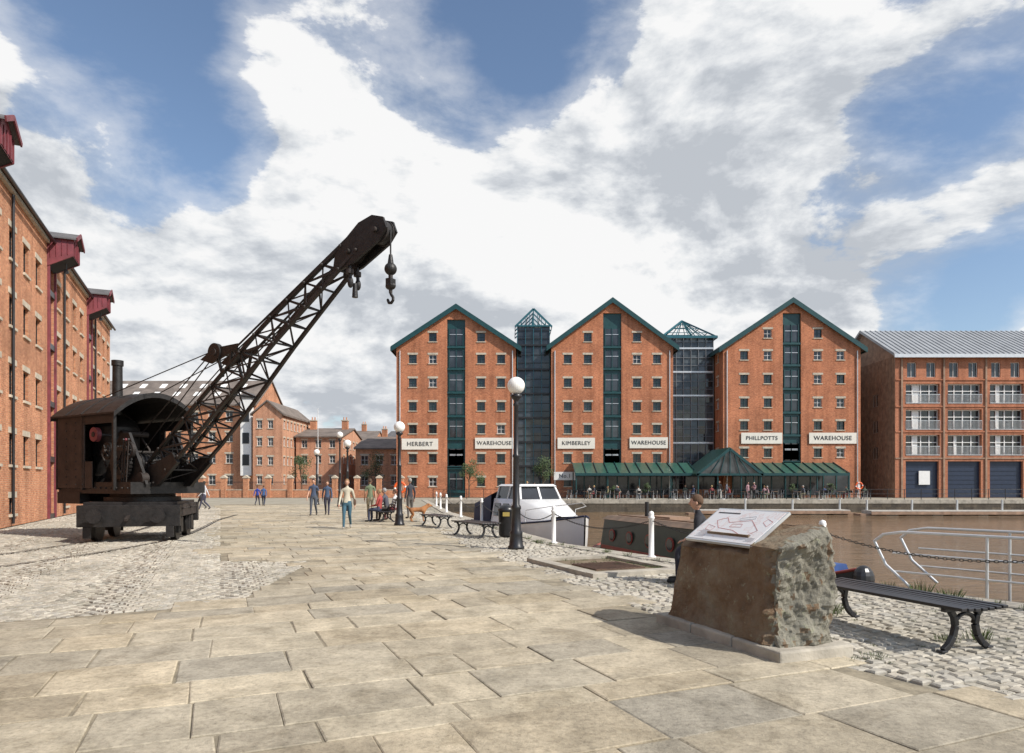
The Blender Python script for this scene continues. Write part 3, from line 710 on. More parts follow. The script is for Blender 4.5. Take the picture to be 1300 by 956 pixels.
for z in (1.8,2.4,3.0): m.cyl((-1.35,0,z),(-1.35,0,z+.06),.635,.635,32,1)
m.cyl((-1.3,0,3.5),(-1.3,0,5.25),.15,.135,20,0);m.cyl((-1.3,0,5.12),(-1.3,0,5.28),.165,.165,20,0);m.cyl((-1.3,0,4.05),(-1.3,0,4.2),.19,.17,20,0)
m.box(-.95,-.8,-.35,.35,1.6,2.3,1)
m.build('machinery',CM,C)
m=MB();m.T=Rz
for x in (-2.32,-1.0,.55):
    for sy in (-1.16,1.16): m.box(x-.04,x+.04,sy-.04,sy+.04,1.4,3.5,0)
m.box(-2.34,-.9,-1.19,-1.15,1.45,3.5,5);m.box(-2.34,-.75,1.15,1.19,1.45,3.5,5);m.box(-2.36,-2.32,-1.15,1.15,1.45,3.5,5)
m.box(-.9,.55,-1.18,-1.15,3.25,3.5,0);m.box(-.75,.55,1.15,1.18,3.2,3.5,0);m.box(-.86,-.5,-1.18,-1.155,1.45,2.2,5)
for x in (-2.3,-1.8,-1.3,-.95):
    for k in range(9): m.sph((x,-1.2,1.55+k*.22),.018,0,6,4)
N=14;hw=1.28
arc=[(-hw+2*hw*i/N,3.48+.64*(1-((-1+2*i/N)**2))) for i in range(N+1)]
for i in range(N):
    (a,b),(c,d)=arc[i],arc[i+1]
    m.hexa([Vector(p) for p in [(-2.5,a,b),(.75,a,b),(.75,c,d),(-2.5,c,d),(-2.5,a,b+.05),(.75,a,b+.05),(.75,c,d+.05),(-2.5,c,d+.05)]],0)
    for x in (-2.5,.70): m.hexa([Vector(p) for p in [(x,a,b-.09),(x+.05,a,b-.09),(x+.05,c,d-.09),(x,c,d-.09),(x,a,b-.002),(x+.05,a,b-.002),(x+.05,c,d-.002),(x,c,d-.002)]],0)
    m.add([(-2.4,a,3.4),(-2.4,c,3.4),(-2.4,c,d),(-2.4,a,b)],[(0,1,2,3)],1)
for x in (-1.7,-.9,-.1):
    for i in range(N):
        (a,b),(c,d)=arc[i],arc[i+1];m.beam((x,a,b+.06),(x,c,d+.06),.05,.02,0)
m.build('cab',CM,C)
up=[(.5,1.75),(4,4.38),(5.4,5.45),(7.6,6.85),(8.5,7.42)];lo=[(1.35,1.6),(2.8,2.6),(4.6,4.0),(6.0,5.12),(8.2,6.75),(8.95,7.25)]
def along(P,t):
    L=[math.dist(a,b) for a,b in zip(P[:-1],P[1:])];s=t*sum(L)
    for (a,b),l in zip(zip(P[:-1],P[1:]),L):
        if s<=l+1e-9:return (a[0]+(b[0]-a[0])*s/l,a[1]+(b[1]-a[1])*s/l)
        s-=l
    return P[-1]
m=MB();m.T=Rz;NB=15
def wd(t): return .5-.15*t if t<.3 else .455-.33*((t-.3)/.7)
st_=[]
for i in range(NB+1):
    t=i/NB;u_=along(up,t);l_=along(lo,t);w2=wd(t)
    if i==0:u_=l_
    st_.append([Vector((u_[0],-w2,u_[1])),Vector((u_[0],w2,u_[1])),Vector((l_[0],-w2,l_[1])),Vector((l_[0],w2,l_[1]))])
for i in range(NB):
    A,Bq=st_[i],st_[i+1]
    for k in range(4): m.beam(A[k],Bq[k],.075,.085,0 if k<2 else 1,(0,1,0))
    if i<NB-2:
        for s0,s1 in ((0,2),(1,3)):
            if i%2==0: m.beam(A[s0],Bq[s1],.05,.02,1,(0,1,0))
            else: m.beam(A[s1],Bq[s0],.05,.02,0,(0,1,0))
            if s0==0: m.beam(A[s1],Bq[s0],.03,.02,0,(0,1,0)) if i%2==0 else m.beam(A[s0],Bq[s1],.03,.02,0,(0,1,0))
            m.beam(Bq[s0],Bq[s1],.05,.03,0,(0,1,0))
        for s0,s1 in ((0,1),(2,3)):
            m.beam(Bq[s0],Bq[s1],.045,.04,0)
            if i%2==0: m.beam(A[s0],Bq[s1],.03,.02,1)
            else: m.beam(A[s1],Bq[s0],.03,.02,1)
    for k in (0,2): m.sph(A[k]+Vector((0,-.05,0)),.04,1,8,4)
for sy in (-.17,.17):
    m.prism([(7.7,6.45),(8.3,6.6),(9.1,7.0),(9.32,7.25),(9.22,7.5),(8.9,7.6),(8.5,7.5),(7.8,6.98)],sy-.03,sy+.03,0)
for x,z,r in ((9.0,7.25,.27),(8.2,6.9,.2)):
    m.cyl((x,-.1,z),(x,.1,z),r,r,28,0);m.cyl((x,-.12,z),(x,-.09,z),r*1.08,r*1.08,28,1);m.cyl((x,.09,z),(x,.12,z),r*1.08,r*1.08,28,1);m.cyl((x,-.27,z),(x,.27,z),.06,.06,12,1)
for sy in (-.5,.5): m.prism([(.9,1.5),(1.5,1.5),(2.4,2.15),(2.2,2.4),(.7,1.9)],sy-.05,sy+.05,0)
for sy in (-.3,.3):
    m.prism([(3.05,4.86),(3.5,4.72),(4.5,5.0),(4.55,5.15),(3.6,5.12)],sy-.02,sy+.02,0)
    m.cyl((3.65,sy-.06,5.0),(3.65,sy+.06,5.0),.24,.24,24,0);m.cyl((3.65,sy-.08,5.0),(3.65,sy+.08,5.0),.1,.1,12,1)
    m.beam((3.75,sy,4.9),(3.95,sy,4.35),.06,.06,0);m.beam((4.3,sy,5.0),(4.15,sy,4.5),.06,.06,0)
    m.cyl((4.5,sy,5.08),(8.6,sy*.5,7.5),.025,.025,8,0)
    m.cyl((4.4,sy+.05,4.98),(8.6,sy*.5+.05,7.4),.018,.018,8,0)
    m.cyl((3.4,sy,4.95),(.4,sy,3.0),.016,.016,6,0);m.cyl((3.4,sy+.06,4.85),(.35,sy*.9,2.45),.016,.016,6,0);m.cyl((3.4,sy,5.02),(-.9,sy*2,4.1),.014,.014,6,0)
m.cyl((3.65,-.35,5.0),(3.65,.35,5.0),.05,.05,10,1)
for sy in (-.15,.1):
    m.tube([(8.2,sy,6.6),(8.22,sy,6.25)],.04,8,0);m.sph((8.22,sy,6.2),(.07,.07,.13),0,12,8);m.cyl((8.2,sy,6.5),(8.2,sy,6.4),.09,.09,12,1)
m.cyl((8.24,-.02,6.2),(8.24,-.02,5.88),.05,.07,10,0)
m.cyl((.35,.05,2.42),(8.9,.05,7.5),.016,.016,6,0)
m.build('boom',CM,C)
m=MB();m.T=Rz;X=9.28
m.cyl((X,0,7.25),(X,0,6.58),.018,.018,8,0);m.cyl((X,0,6.7),(X,0,6.5),.04,.07,12,0);m.sph((X,0,6.38),.14,0,20,14);m.cyl((X,0,6.25),(X,0,6.12),.05,.05,12,1)
m.box(X-.07,X+.07,-.09,.09,6.0,6.16,0);m.sph((X,0,6.0),(.13,.1,.09),0,14,8);m.cyl((X,0,5.98),(X,0,5.84),.045,.04,10,1)
hk=[(X+.0,0,5.84),(X+.02,0,5.8),(X+.07,0,5.74),(X+.07,0,5.67),(X+.02,0,5.62),(X-.05,0,5.63),(X-.08,0,5.7)]
m.tube(hk,.032,10,0);m.sph(hk[-1],.03,0,8,6)
m.build('hook_block',CM,C)
# ------------------------------------------------------------------ lamps
def lamp(x,y,h=3.95):
    m=MB();s_=h/3.95
    m.lathe((x,y,0),[(.0,0),(.2,0),(.2,.06),(.17,.1),(.15,.35),(.16,.4),(.12,.46),(.105,.95),(.12,.98),(.12,1.03),(.085,1.08),(.07,2.2),(.085,2.23),(.085,2.27),(.062,2.3),(.052,3.3*s_+.1),(.08,3.34*s_+.1),(.05,3.4*s_+.1),(.06,3.55*s_),(.13,3.62*s_),(.14,3.68*s_),(.05,3.7*s_)],20,0)
    m.sph((x,y,3.9*s_),.21,1,28,18);m.build('street_lamp',[BLACK,GLOBE])
for p in ((.1,16.5,4.0),(-4.24,25.7,3.75),(-9.4,39,3.9),(-14.3,50,3.9),(-11.6,46,4.9)): lamp(*p)
b=MB();b.lathe((-.17,20.2,0),[(0,.03),(.2,.03),(.22,.08),(.23,.75),(.25,.78),(.25,.82),(.2,.9),(.1,.95),(0,.96)],24,0);b.cyl((-.17,20.2,0),(-.17,20.2,.03),.15,.15,16,0)
b.box(-.27,-.07,19.955,19.975,.62,.74,1);b.build('litter_bin',[BLACK,M('bin_gold',(.4,.3,.08),.4,var=.05)])
# ------------------------------------------------------------------ benches
def bench(x,y,d,L=2.0,back=False):
    d=Vector((d[0],d[1],0)).normalized();e=Vector((-d.y,d.x,0));m=MB()
    m.T=Matrix(((d.x,e.x,0,x),(d.y,e.y,0,y),(0,0,1,0),(0,0,0,1)))
    n=7
    for i in range(n):
        yy=-.27+.54*i/(n-1);zz=.435-.012*math.cos(yy/.27*1.5)
        m.box(-L/2,L/2,yy-.034,yy+.034,zz-.02,zz+.012,0)
    for sx in (-L/2+.2,L/2-.2):
        m.beam((sx,-.29,.395),(sx,.29,.395),.05,.035,0)
        for sy in (-1,1):
            pts=[(sx,sy*.2,.39),(sx,sy*.15,.33),(sx,sy*.13,.24),(sx,sy*.16,.14),(sx,sy*.22,.06),(sx,sy*.29,.015)]
            for a,b_ in zip(pts[:-1],pts[1:]): m.beam(a,b_,.05,.055,0)
            m.box(sx-.035,sx+.035,sy*.30-.04,sy*.30+.04,0,.02,0)
        m.tube([(sx,-.14,.27),(sx,-.07,.335),(sx,0,.355),(sx,.07,.335),(sx,.14,.27)],.02,8,0)
    m.box(-L/2+.2,L/2-.2,-.015,.015,.375,.395,0)
    if back:
        for i in range(4): m.box(-L/2,L/2,.3+i*.02,.325+i*.02,.55+i*.1,.62+i*.1,0)
        for sx in (-L/2+.2,L/2-.2): m.beam((sx,.28,.4),(sx,.38,.95),.05,.04,0)
    m.build('park_bench',[BLACK],bevel=.006)
bench(4.08,7.3,(.33,-.944));bench(3.25,10.15,(.36,-.93));bench(-1.1,20.4,(.52,-.85));bench(-2.75,24.8,(.45,-.9));bench(-5.3,28.6,(.25,-.97),2.0,True)
# ------------------------------------------------------------------ chain posts
posts=[(5.05,11.1),(2.98,14.6),(1.1,18.0),(.05,22.2),(-1.2,27),(-2.4,32),(-3.55,37),(-4.4,42),(-5.2,47),(7.35,8.0)]
for x,y in posts:
    m=MB();m.lathe((x,y,0),[(0,0),(.1,0),(.1,.03),(.058,.05),(.055,.82),(.07,.84),(.07,.87),(.05,.89),(.06,.93),(.045,.98),(0,1.0)],18,0);m.build('chain_post',[WHITE])
def chain(a,b,links):
    a=Vector((*a,.8));b=Vector((*b,.8));m=MB();L=(b-a).length
    pt=lambda t:a.lerp(b,t)-Z*(1.1*t*(1-t))
    if links:
        n=int(L*1.06/.055)
        for i in range(n):
            p=pt((i+.5)/n);d=(pt((i+1)/n)-pt(i/n)).normalized();s_=d.cross(Z).normalized();q_=s_.cross(d)
            if i%2:s_=q_
            R_=[p+d*.032*math.cos(2*math.pi*k/8)+s_*.017*math.sin(2*math.pi*k/8) for k in range(8)]
            for k in range(8): m.cyl(R_[k],R_[(k+1)%8],.006,.006,5,0,False)
    else: m.tube([pt(i/14) for i in range(15)],.014,6,0)
    m.build('barrier_chain',[IRON])
chain(posts[9],posts[0],True);chain(posts[0],posts[1],True);chain(posts[1],posts[2],True)
for i in range(2,8): chain(posts[i],posts[i+1],False)
m=MB()
def rail(off,zt):
    P=[(5.95+off,10.15+off*.8,.02),(5.72+off,10.45+off*.8,.35),(5.6+off,10.55+off*.8,.7),(5.68+off,10.45+off*.8,zt-.05),(5.85+off,10.25+off*.8,zt),(6.6+off,9.35+off*.8,zt),(7.5+off,8.25+off*.8,zt),(8.5+off,7.0+off*.8,zt)]
    m.tube([Vector(p) for p in P],.022,10,0)
    for z in (zt*.62,zt*.3): m.tube([Vector((5.8+off,10.4+off*.8,z)),Vector((6.6+off,9.35+off*.8,z)),Vector((8.5+off,7.0+off*.8,z))],.015,8,0)
    for t in (.25,.5,.72,.95):
        x=5.9+off+t*2.6;y=10.2+off*.8-t*3.15;m.cyl((x,y,0 if off<.1 else -1.2),(x,y,zt),.022,.022,10,0)
rail(0,.86);rail(.75,.88)
m.build('ladder_railing',[GALV])
# ------------------------------------------------------------------ stone monument
E=empty('stone_monument')
a3=Vector((-.356,.934,0)).normalized();b3=Vector((a3.y,-a3.x,0))
TM=Matrix(((a3.x,b3.x,0,2.42),(a3.y,b3.y,0,7.12),(0,0,1,0),(0,0,0,1)))
def rockmat(name,cols,lich,lc):
    m,nt,b=newmat(name);L=nt.links
    g_=ND(nt,'ShaderNodeNewGeometry')
    n=ND(nt,'ShaderNodeTexNoise',i_Scale=2.2,i_Detail=9.0,i_Roughness=.65);L.new(g_.outputs['Position'],n.inputs['Vector'])
    r=ramp(nt,n.outputs[0],[(.3,cols[0]),(.45,cols[1]),(.58,cols[2]),(.72,cols[3])])
    v=ND(nt,'ShaderNodeTexNoise',i_Scale=9.0,i_Detail=8.0,i_Roughness=.75);L.new(g_.outputs['Position'],v.inputs['Vector'])
    lf=ramp(nt,v.outputs[0],[(lich,(0,0,0)),(lich+.08,(1,1,1))])
    c=mixc(nt,lf.outputs[0],r.outputs[0],lc)
    L.new(c,b.inputs['Base Color']);b.inputs['Roughness'].default_value=.95;b.inputs['Specular IOR Level'].default_value=.2
    n3=ND(nt,'ShaderNodeTexNoise',i_Scale=18.0,i_Detail=12.0,i_Roughness=.78);L.new(g_.outputs['Position'],n3.inputs['Vector'])
    bp=ND(nt,'ShaderNodeBump',i_Strength=1.0,i_Distance=.045);L.new(n3.outputs[0],bp.inputs['Height']);L.new(bp.outputs[0],b.inputs['Normal']);return m
ROCK=rockmat('weathered_stone',[(.12,.075,.045),(.22,.145,.09),(.27,.205,.14),(.33,.29,.21)],.58,(.34,.32,.22))
ROCK2=rockmat('grey_green_stone',[(.19,.175,.135),(.27,.25,.20),(.33,.31,.25),(.40,.38,.31)],.57,(.32,.32,.22))  # lighter, greyer-green base than the other faces; used on the near end
bm=bmesh.new();bmesh.ops.create_cube(bm,size=2)
bmesh.ops.subdivide_edges(bm,edges=bm.edges[:],cuts=44,use_grid_fill=True)
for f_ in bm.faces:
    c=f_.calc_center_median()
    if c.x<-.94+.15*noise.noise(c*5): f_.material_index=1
for v in bm.verts:
    x,y,z=v.co;h=(z+1)/2
    top=.90+(y+1)/2*.30
    if x<-.55: top+= -.04*(y)+.05
    if y>.6: top-=.05*(y-.6)
    X=x*.88+ (0.05*h if x<0 else -.10*h*x)
    Y=y*(.37-.07*h)+(.02*h)
    Zz=.09+h*(top-.09)
    p=Vector((X,Y,Zz))
    n_=noise.noise(p*2.3)*.06+noise.noise(p*5+Vector((3,1,2)))*.02+noise.noise(p*11)*.016+noise.noise(p*24)*.010+noise.noise(p*45)*.005
    k=(1.5 if x<-.8 else .45)*(1 if h>.02 else .3)
    if z>.97: k=.4
    d=Vector((x if abs(x)>.97 else 0,y if abs(y)>.97 else 0,z if z>.97 else 0))
    if d.length>0:d.normalize()
    p+=d*n_*k*1.5
    e_=(max(0,abs(x)-.9)/.1)*(max(0,abs(y)-.86)/.14)
    p-=Vector((math.copysign(.05*e_,x),math.copysign(.035*e_,y),0))*(1+noise.noise(p*6))
    v.co=TM@p
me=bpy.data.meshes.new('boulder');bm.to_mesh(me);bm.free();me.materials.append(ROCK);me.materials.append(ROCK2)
o=bpy.data.objects.new('boulder',me);COL.objects.link(o);o.parent=E
m=MB();m.T=TM
for i in range(3): m.box(-1.0+i*.667+.004,-1.0+(i+1)*.667-.004,-.43,.43,-.03,.10,0)
m.build('plinth',[COPE],E,bevel=.02)
def panelmat():
    m,nt,b=newmat('map_panel');L=nt.links
    uv=ND(nt,'ShaderNodeNewGeometry')
    n=ND(nt,'ShaderNodeTexNoise',i_Scale=7.0,i_Detail=2.0);L.new(uv.outputs['Position'],n.inputs['Vector'])
    r=ramp(nt,n.outputs[0],[(.0,(.78,.77,.76)),(.54,(.78,.77,.76)),(.56,(.72,.60,.57)),(.60,(.78,.75,.73))]);L.new(r.outputs[0],b.inputs['Base Color']);b.inputs['Roughness'].default_value=.3;return m
m=MB()
PT=TM@Matrix.Translation((.08,-.04,1.125))@Matrix.Rotation(math.radians(35),4,'X');m.T=PT
m.box(-.54,.54,-.285,.285,0,.03,0);m.box(-.515,.515,-.262,.262,.0305,.034,1)
def ol(P_,mi,w=.006):
    for a,b_ in zip(P_,P_[1:]+P_[:1]): m.beam((a[0],a[1],.0352),(b_[0],b_[1],.0352),w,.0012,mi,(0,0,1))
ol([(-.40,-.05),(-.18,.10),(.12,.04),(.22,.12),(.34,.06),(.20,-.06),(-.05,-.08),(-.30,-.17)],3);ol([(-.12,-.02),(.05,-.03),(.04,.02),(-.10,.03)],3,.004)
ol([(.26,-.05),(.4,-.02),(.38,-.1),(.27,-.12)],3,.004);ol([(-.46,.02),(-.36,.08),(-.38,.14),(-.48,.1)],3,.004);ol([(-.2,.13),(0,.09),(.02,.12),(-.18,.17)],4,.004)
m.box(.1,.46,.19,.21,.0345,.0355,2)
for k in range(9): m.box(.28,.44-(k%3)*.02,-.23+k*.014,-.2265+k*.014,.0345,.0355,4)
for k in range(5): m.box(-.48,-.36-(k%2)*.02,-.23+k*.014,-.2265+k*.014,.0345,.0355,4)
m.build('information_panel',[GALV,panelmat(),TEXTM,M('map_red',(.5,.16,.13),.4,var=.1),M('map_grey',(.35,.35,.37),.4,var=.1)],E)
m=MB();m.T=TM;m.box(-.3,.35,-.2,.2,.85,1.08,0);m.build('panel_mount',[ROCK],E)
# ------------------------------------------------------------------ boats
def loft(m,secs,mi,close=True):
    n=len(secs[0]);vs=[p for s in secs for p in s]
    m.add(vs,[(k*n+i,k*n+i+1,(k+1)*n+i+1,(k+1)*n+i) for k in range(len(secs)-1) for i in range(n-1)],mi,True)
    m.add(secs[0],[tuple(range(n))],mi)
BLUEC=M('navy_canvas',(.02,.025,.06),.8,var=.2);GEL=M('gelcoat',(.78,.78,.77),.2,var=.04)
def place(x,y,z,dx,dy):
    d=Vector((dx,dy,0)).normalized();return Matrix(((d.x,-d.y,0,x),(d.y,d.x,0,y),(0,0,1,z),(0,0,0,1)))
m=MB();m.T=place(.75,25.6,-1.15,.40,-.917)
sec=[]
for x,b_,zs in ((-3.7,1.05,1.2),(-2,1.2,1.2),(0,1.25,1.25),(1.6,1.12,1.35),(2.8,.8,1.47),(3.6,.36,1.6),(4.0,.03,1.68)):
    sec.append([Vector((x,-b_,zs)),Vector((x-.03,-b_*.97,zs*.6)),Vector((x-.1,-b_*.85,.1)),Vector((x-.2,0,-.3)),Vector((x-.1,b_*.85,.1)),Vector((x-.03,b_*.97,zs*.6)),Vector((x,b_,zs))])
loft(m,sec,0)
for a,b_ in zip(sec[:-1],sec[1:]): m.add([a[0]+Z*.02,b_[0]+Z*.02,b_[-1]+Z*.02,a[-1]+Z*.02],[(0,1,2,3)],0);m.tube([a[0],b_[0]],.035,6,1);m.tube([a[-1],b_[-1]],.035,6,1)
loft(m,[[Vector(p) for p in ((x,-w_,z0),(x+dx_,-w_*.86,z1),(x+dx_,w_*.86,z1),(x,w_,z0))] for x,dx_,w_,z0,z1 in ((-1.6,0,1.02,1.25,2.15),(1.0,-.2,.98,1.28,2.15),(2.7,-.1,.6,1.4,1.6))],0)
for sy in (-1,1):
    for x in (-1.4,-.6,.2): m.hexa([Vector(p) for p in [(x,sy*1.01,1.5),(x+.6,sy*1.0,1.5),(x+.6,sy*.98,1.51),(x,sy*.985,1.51),(x+.03,sy*.94,1.98),(x+.52,sy*.93,1.98),(x+.52,sy*.90,1.98),(x+.03,sy*.905,1.98)]],2)
m.hexa([Vector(p) for p in [(-1.5,-.8,2.15),(.75,-.8,2.15),(.75,.8,2.15),(-1.5,.8,2.15),(-1.4,-.7,2.62),(.45,-.7,2.62),(.45,.7,2.62),(-1.4,.7,2.62)]],2)
m.hexa([Vector(p) for p in [(-1.5,-.76,2.625),(.55,-.76,2.625),(.55,.76,2.625),(-1.5,.76,2.625),(-1.4,-.66,2.7),(.45,-.66,2.7),(.45,.66,2.7),(-1.4,.66,2.7)]],0)
for sy in (-1,0,1): m.beam((.76,sy*.8,2.15),(.46,sy*.7,2.63),.07,.05,0)
for sy in (-1,1):
    for x in (-1.5,-.4): m.beam((x,sy*.81,2.15),(x+.08,sy*.71,2.63),.07,.04,0,(1,0,0))
loft(m,[[Vector(p) for p in ((x,-1.03,z0),(x,-.98,z0+h_),(x,-.5,z0+h_+.22),(x,.5,z0+h_+.22),(x,.98,z0+h_),(x,1.03,z0))] for x,z0,h_ in ((-3.5,1.2,.7),(-1.65,1.2,1.1))],1)
m.tube([Vector(p) for p in ((1.5,-.98,1.35),(1.6,-.98,1.8),(2.8,-.72,1.95),(3.9,-.05,2.1),(2.8,.72,1.95),(1.6,.98,1.8),(1.5,.98,1.35))],.015,6,3)
for k in (0,1.5): m.cyl((k,-1.3,1.1),(k,-1.3,.7),.09,.09,10,1);m.cyl((k,1.3,1.1),(k,1.3,.7),.09,.09,10,1)
m.build('cabin_cruiser',[GEL,BLUEC,GLASS,GALV])
NG=M('narrowboat_green',(.02,.045,.035),.35,var=.2);NRF=M('narrowboat_roof',(.17,.11,.07),.6,var=.3);NR=M('narrowboat_red',(.25,.04,.03),.4,var=.2)
m=MB();p0=Vector((3.1,21.6));p1=Vector((6.15,12.1));dd=(p1-p0).normalized();cc=(p0+p1)/2;Lh=(p1-p0).length/2
m.T=place(cc.x,cc.y,-1.15,dd.x,dd.y)
sec=[]
for x,b_,zs in ((-Lh,.3,.85),(-Lh+.5,.8,.8),(-Lh+1.2,1.0,.75),(Lh-3.2,1.03,.75),(Lh-1.6,.85,.85),(Lh-.7,.5,1.0),(Lh,.06,1.22)):
    sec.append([Vector((x,-b_,zs)),Vector((x,-b_*1.03,zs-.2)),Vector((x,-b_*.95,-.2)),Vector((x,b_*.95,-.2)),Vector((x,b_*1.03,zs-.2)),Vector((x,b_,zs))])
loft(m,sec,0)
for a,b_ in zip(sec[:-1],sec[1:]): m.add([a[0],b_[0],b_[-1],a[-1]],[(0,1,2,3)],4);m.tube([a[0],b_[0]],.03,6,3);m.tube([a[-1],b_[-1]],.03,6,3)
x0,x1=-Lh+1.2,Lh-4.0
m.hexa([Vector(p) for p in [(x0,-.92,.75),(x1,-.92,.75),(x1,.92,.75),(x0,.92,.75),(x0,-.76,1.68),(x1,-.76,1.68),(x1,.76,1.68),(x0,.76,1.68)]],1)
m.hexa([Vector(p) for p in [(x0-.1,-.8,1.68),(x1+.15,-.8,1.68),(x1+.15,.8,1.68),(x0-.1,.8,1.68),(x0-.1,-.6,1.78),(x1+.15,-.6,1.78),(x1+.15,.6,1.78),(x0-.1,.6,1.78)]],2)
for sy in (-1,1):
    for k in range(4):
        x=x0+.7+k*(x1-x0-1.0)/3.6
        m.cyl((x,sy*.845,1.25),(x,sy*.875,1.25),.18,.18,18,3);m.cyl((x,sy*.86,1.25),(x,sy*.885,1.25),.14,.14,18,5)
    m.hexa([Vector(p) for p in [(x0+.1,sy*.925,.85),(x1-.1,sy*.925,.85),(x1-.1,sy*.915,.86),(x0+.1,sy*.915,.86),(x0+.1,sy*.915,.95),(x1-.1,sy*.915,.95),(x1-.1,sy*.905,.95),(x0+.1,sy*.905,.95)]],3)
m.box(x1+.16,x1+.19,-.3,.3,.8,1.6,3);m.cyl((x0+.8,.2,1.75),(x0+.8,.2,2.2),.06,.06,10,0);m.box(x0+1.8,x0+2.9,-.3,.3,1.78,1.86,4);m.tube([(x0+.5,-.55,1.82),(x1-.3,-.55,1.82)],.02,6,4)
m.sph((Lh+.1,0,1.05),(.16,.2,.25),0,14,10);m.hexa([Vector(p) for p in [(Lh-1.5,-.6,.9),(Lh-.5,-.3,1.05),(Lh-.5,.3,1.05),(Lh-1.5,.6,.9),(Lh-1.5,-.45,1.2),(Lh-.5,-.2,1.25),(Lh-.5,.2,1.25),(Lh-1.5,.45,1.2)]],6)
m.build('narrowboat',[BLACK,NG,NRF,NR,TIMBER,GLASS,M('blue_tarpaulin',(.03,.08,.25),.6,var=.3)])
m=MB()
for x0,x1,y in ((16,29,58.5),(30,46,57),(47,75,56)):
    m.box(x0,x1,y,y+1.6,-1.0,-.72,0);m.box(x0,x1,y-.06,y,-1.05,-.8,1)
    n=int((x1-x0)/4)
    for i in range(n+1):
        x=x0+.3+i*(x1-x0-.6)/n;m.cyl((x,y+1.3,-2),(x,y+1.3,.15),.09,.09,10,2)
        m.box(x-1.1,x+1.1,y+.2,y+1.4,-1.2,-1.0,1)
m.build('pontoon',[M('pontoon_deck',(.42,.40,.36),.8,var=.2),TIMBER,GALV])
m=MB()
for i in range(60):
    x=-7.5+i*1.6;m.cyl((x,64.9,0),(x,64.9,1.02),.03,.03,6,0)
for z in (.98,.55): m.cyl((-7.5,64.9,z),(87,64.9,z),.016,.016,6,0)
m.build('quay_railing',[BLACK])
def buoy(x,y):
    m=MB();m.cyl((x,y,0),(x,y,1.5),.04,.04,8,1);n=20
    P_=[Vector((x+.34*math.cos(2*math.pi*i/n),y-.08,1.3+.34*math.sin(2*math.pi*i/n))) for i in range(n+1)]
    for i in range(n): m.cyl(P_[i],P_[i+1],.075,.075,8,0 if i%5 else 2,False)
    m.box(x-.1,x+.1,y-.06,y,1.1,1.6,1);m.build('lifebuoy',[ORANGE,WHITE,WHITE])
buoy(35.3,69.5);buoy(-7.2,44)
# ------------------------------------------------------------------ trees / weeds
LEAF=M('leaves',(.055,.085,.03),.7,var=.5,scale=2);BARK=M('bark',(.10,.075,.05),.9,var=.3)
def tree(name,x,y,h,r,n=1500):
    m=MB();m.cyl((x,y,0),(x,y,h*.45),.07,.05,8,1);rnd=random.Random(int(x*10+y))
    cl=[]
    for i in range(9):
        a=rnd.uniform(0,6.28);zz=rnd.uniform(.45,.95)*h;rr=r*rnd.uniform(.2,.8)*(1.2-zz/h)*1.6
        e=Vector((x+rr*math.cos(a),y+rr*math.sin(a),zz));m.cyl((x,y,h*rnd.uniform(.3,.5)),e,.035,.01,6,1,False);cl.append((e,r*rnd.uniform(.25,.5)))
    for i in range(n):
        c,cr_=cl[i%len(cl)];d=Vector((rnd.gauss(0,1),rnd.gauss(0,1),rnd.gauss(0,1))).normalized()*cr_*rnd.random()**.4
        p=c+d;u_=Vector((rnd.gauss(0,1),rnd.gauss(0,1),rnd.gauss(0,1))).normalized();v_=u_.orthogonal().normalized();s_=rnd.uniform(.05,.1)
        m.add([p-u_*s_,p-v_*s_*.5,p+u_*s_,p+v_*s_*.5],[(0,1,2,3)],0)
    return m.build(name,[LEAF,BARK])
tree('small_tree',-4.6,73.2,4.2,1.4);tree('small_tree',3.3,73.4,4.4,1.5);tree('small_tree',-24,78,4.5,1.8);tree('small_tree',-16,80,5,2)
for x in (10.5,14,29,33): tree('potted_shrub',x,70.6,1.5,.5,400)
GR=M('grass_blades',(.10,.13,.045),.8,var=.4)
m=MB()
def tuft(x,y,h,n=26,sp=.1):
    for i in range(n):
        a=U(0,6.28);r=U(0,sp);b_=Vector((x+r*math.cos(a),y+r*math.sin(a),-.01));d=Vector((math.cos(a)*U(.0,.45),math.sin(a)*U(.0,.45),1)).normalized()*h*U(.35,1)
        s_=Vector((-math.sin(a),math.cos(a),0))*.0028
        m.add([b_-s_,b_+s_,b_+d*.6+s_*.7,b_+d+Vector((d.x,d.y,0))*.4,b_+d*.6-s_*.7],[(0,1,2,3,4)],0)
for i in range(60):
    y=U(6.5,24);tuft(qx(y)-.5+U(-.08,.12),y,U(.04,.15),30)
for x,y,h in ((4.75,6.95,.16),(4.4,6.9,.10),(3.85,8.3,.18),(4.0,8.5,.14),(5.75,9.6,.28),(6.0,9.35,.2),(5.5,10.0,.2),(3.0,7.9,.10),(1.9,8.0,.06),(3.35,6.3,.05)): tuft(x,y,h,90,.13)
for i in range(60):
    p=hc+du*U(-1.1,1.1)+dw*random.choice((-.7,.7,U(-.7,.7)));tuft(p.x,p.y,U(.04,.1),24)
for i in range(90):
    y=U(4,12);tuft(U(bx(y)+.2,qx(y)-.6),y,U(.015,.04),14,.05)
m.build('grass_tufts',[GR])
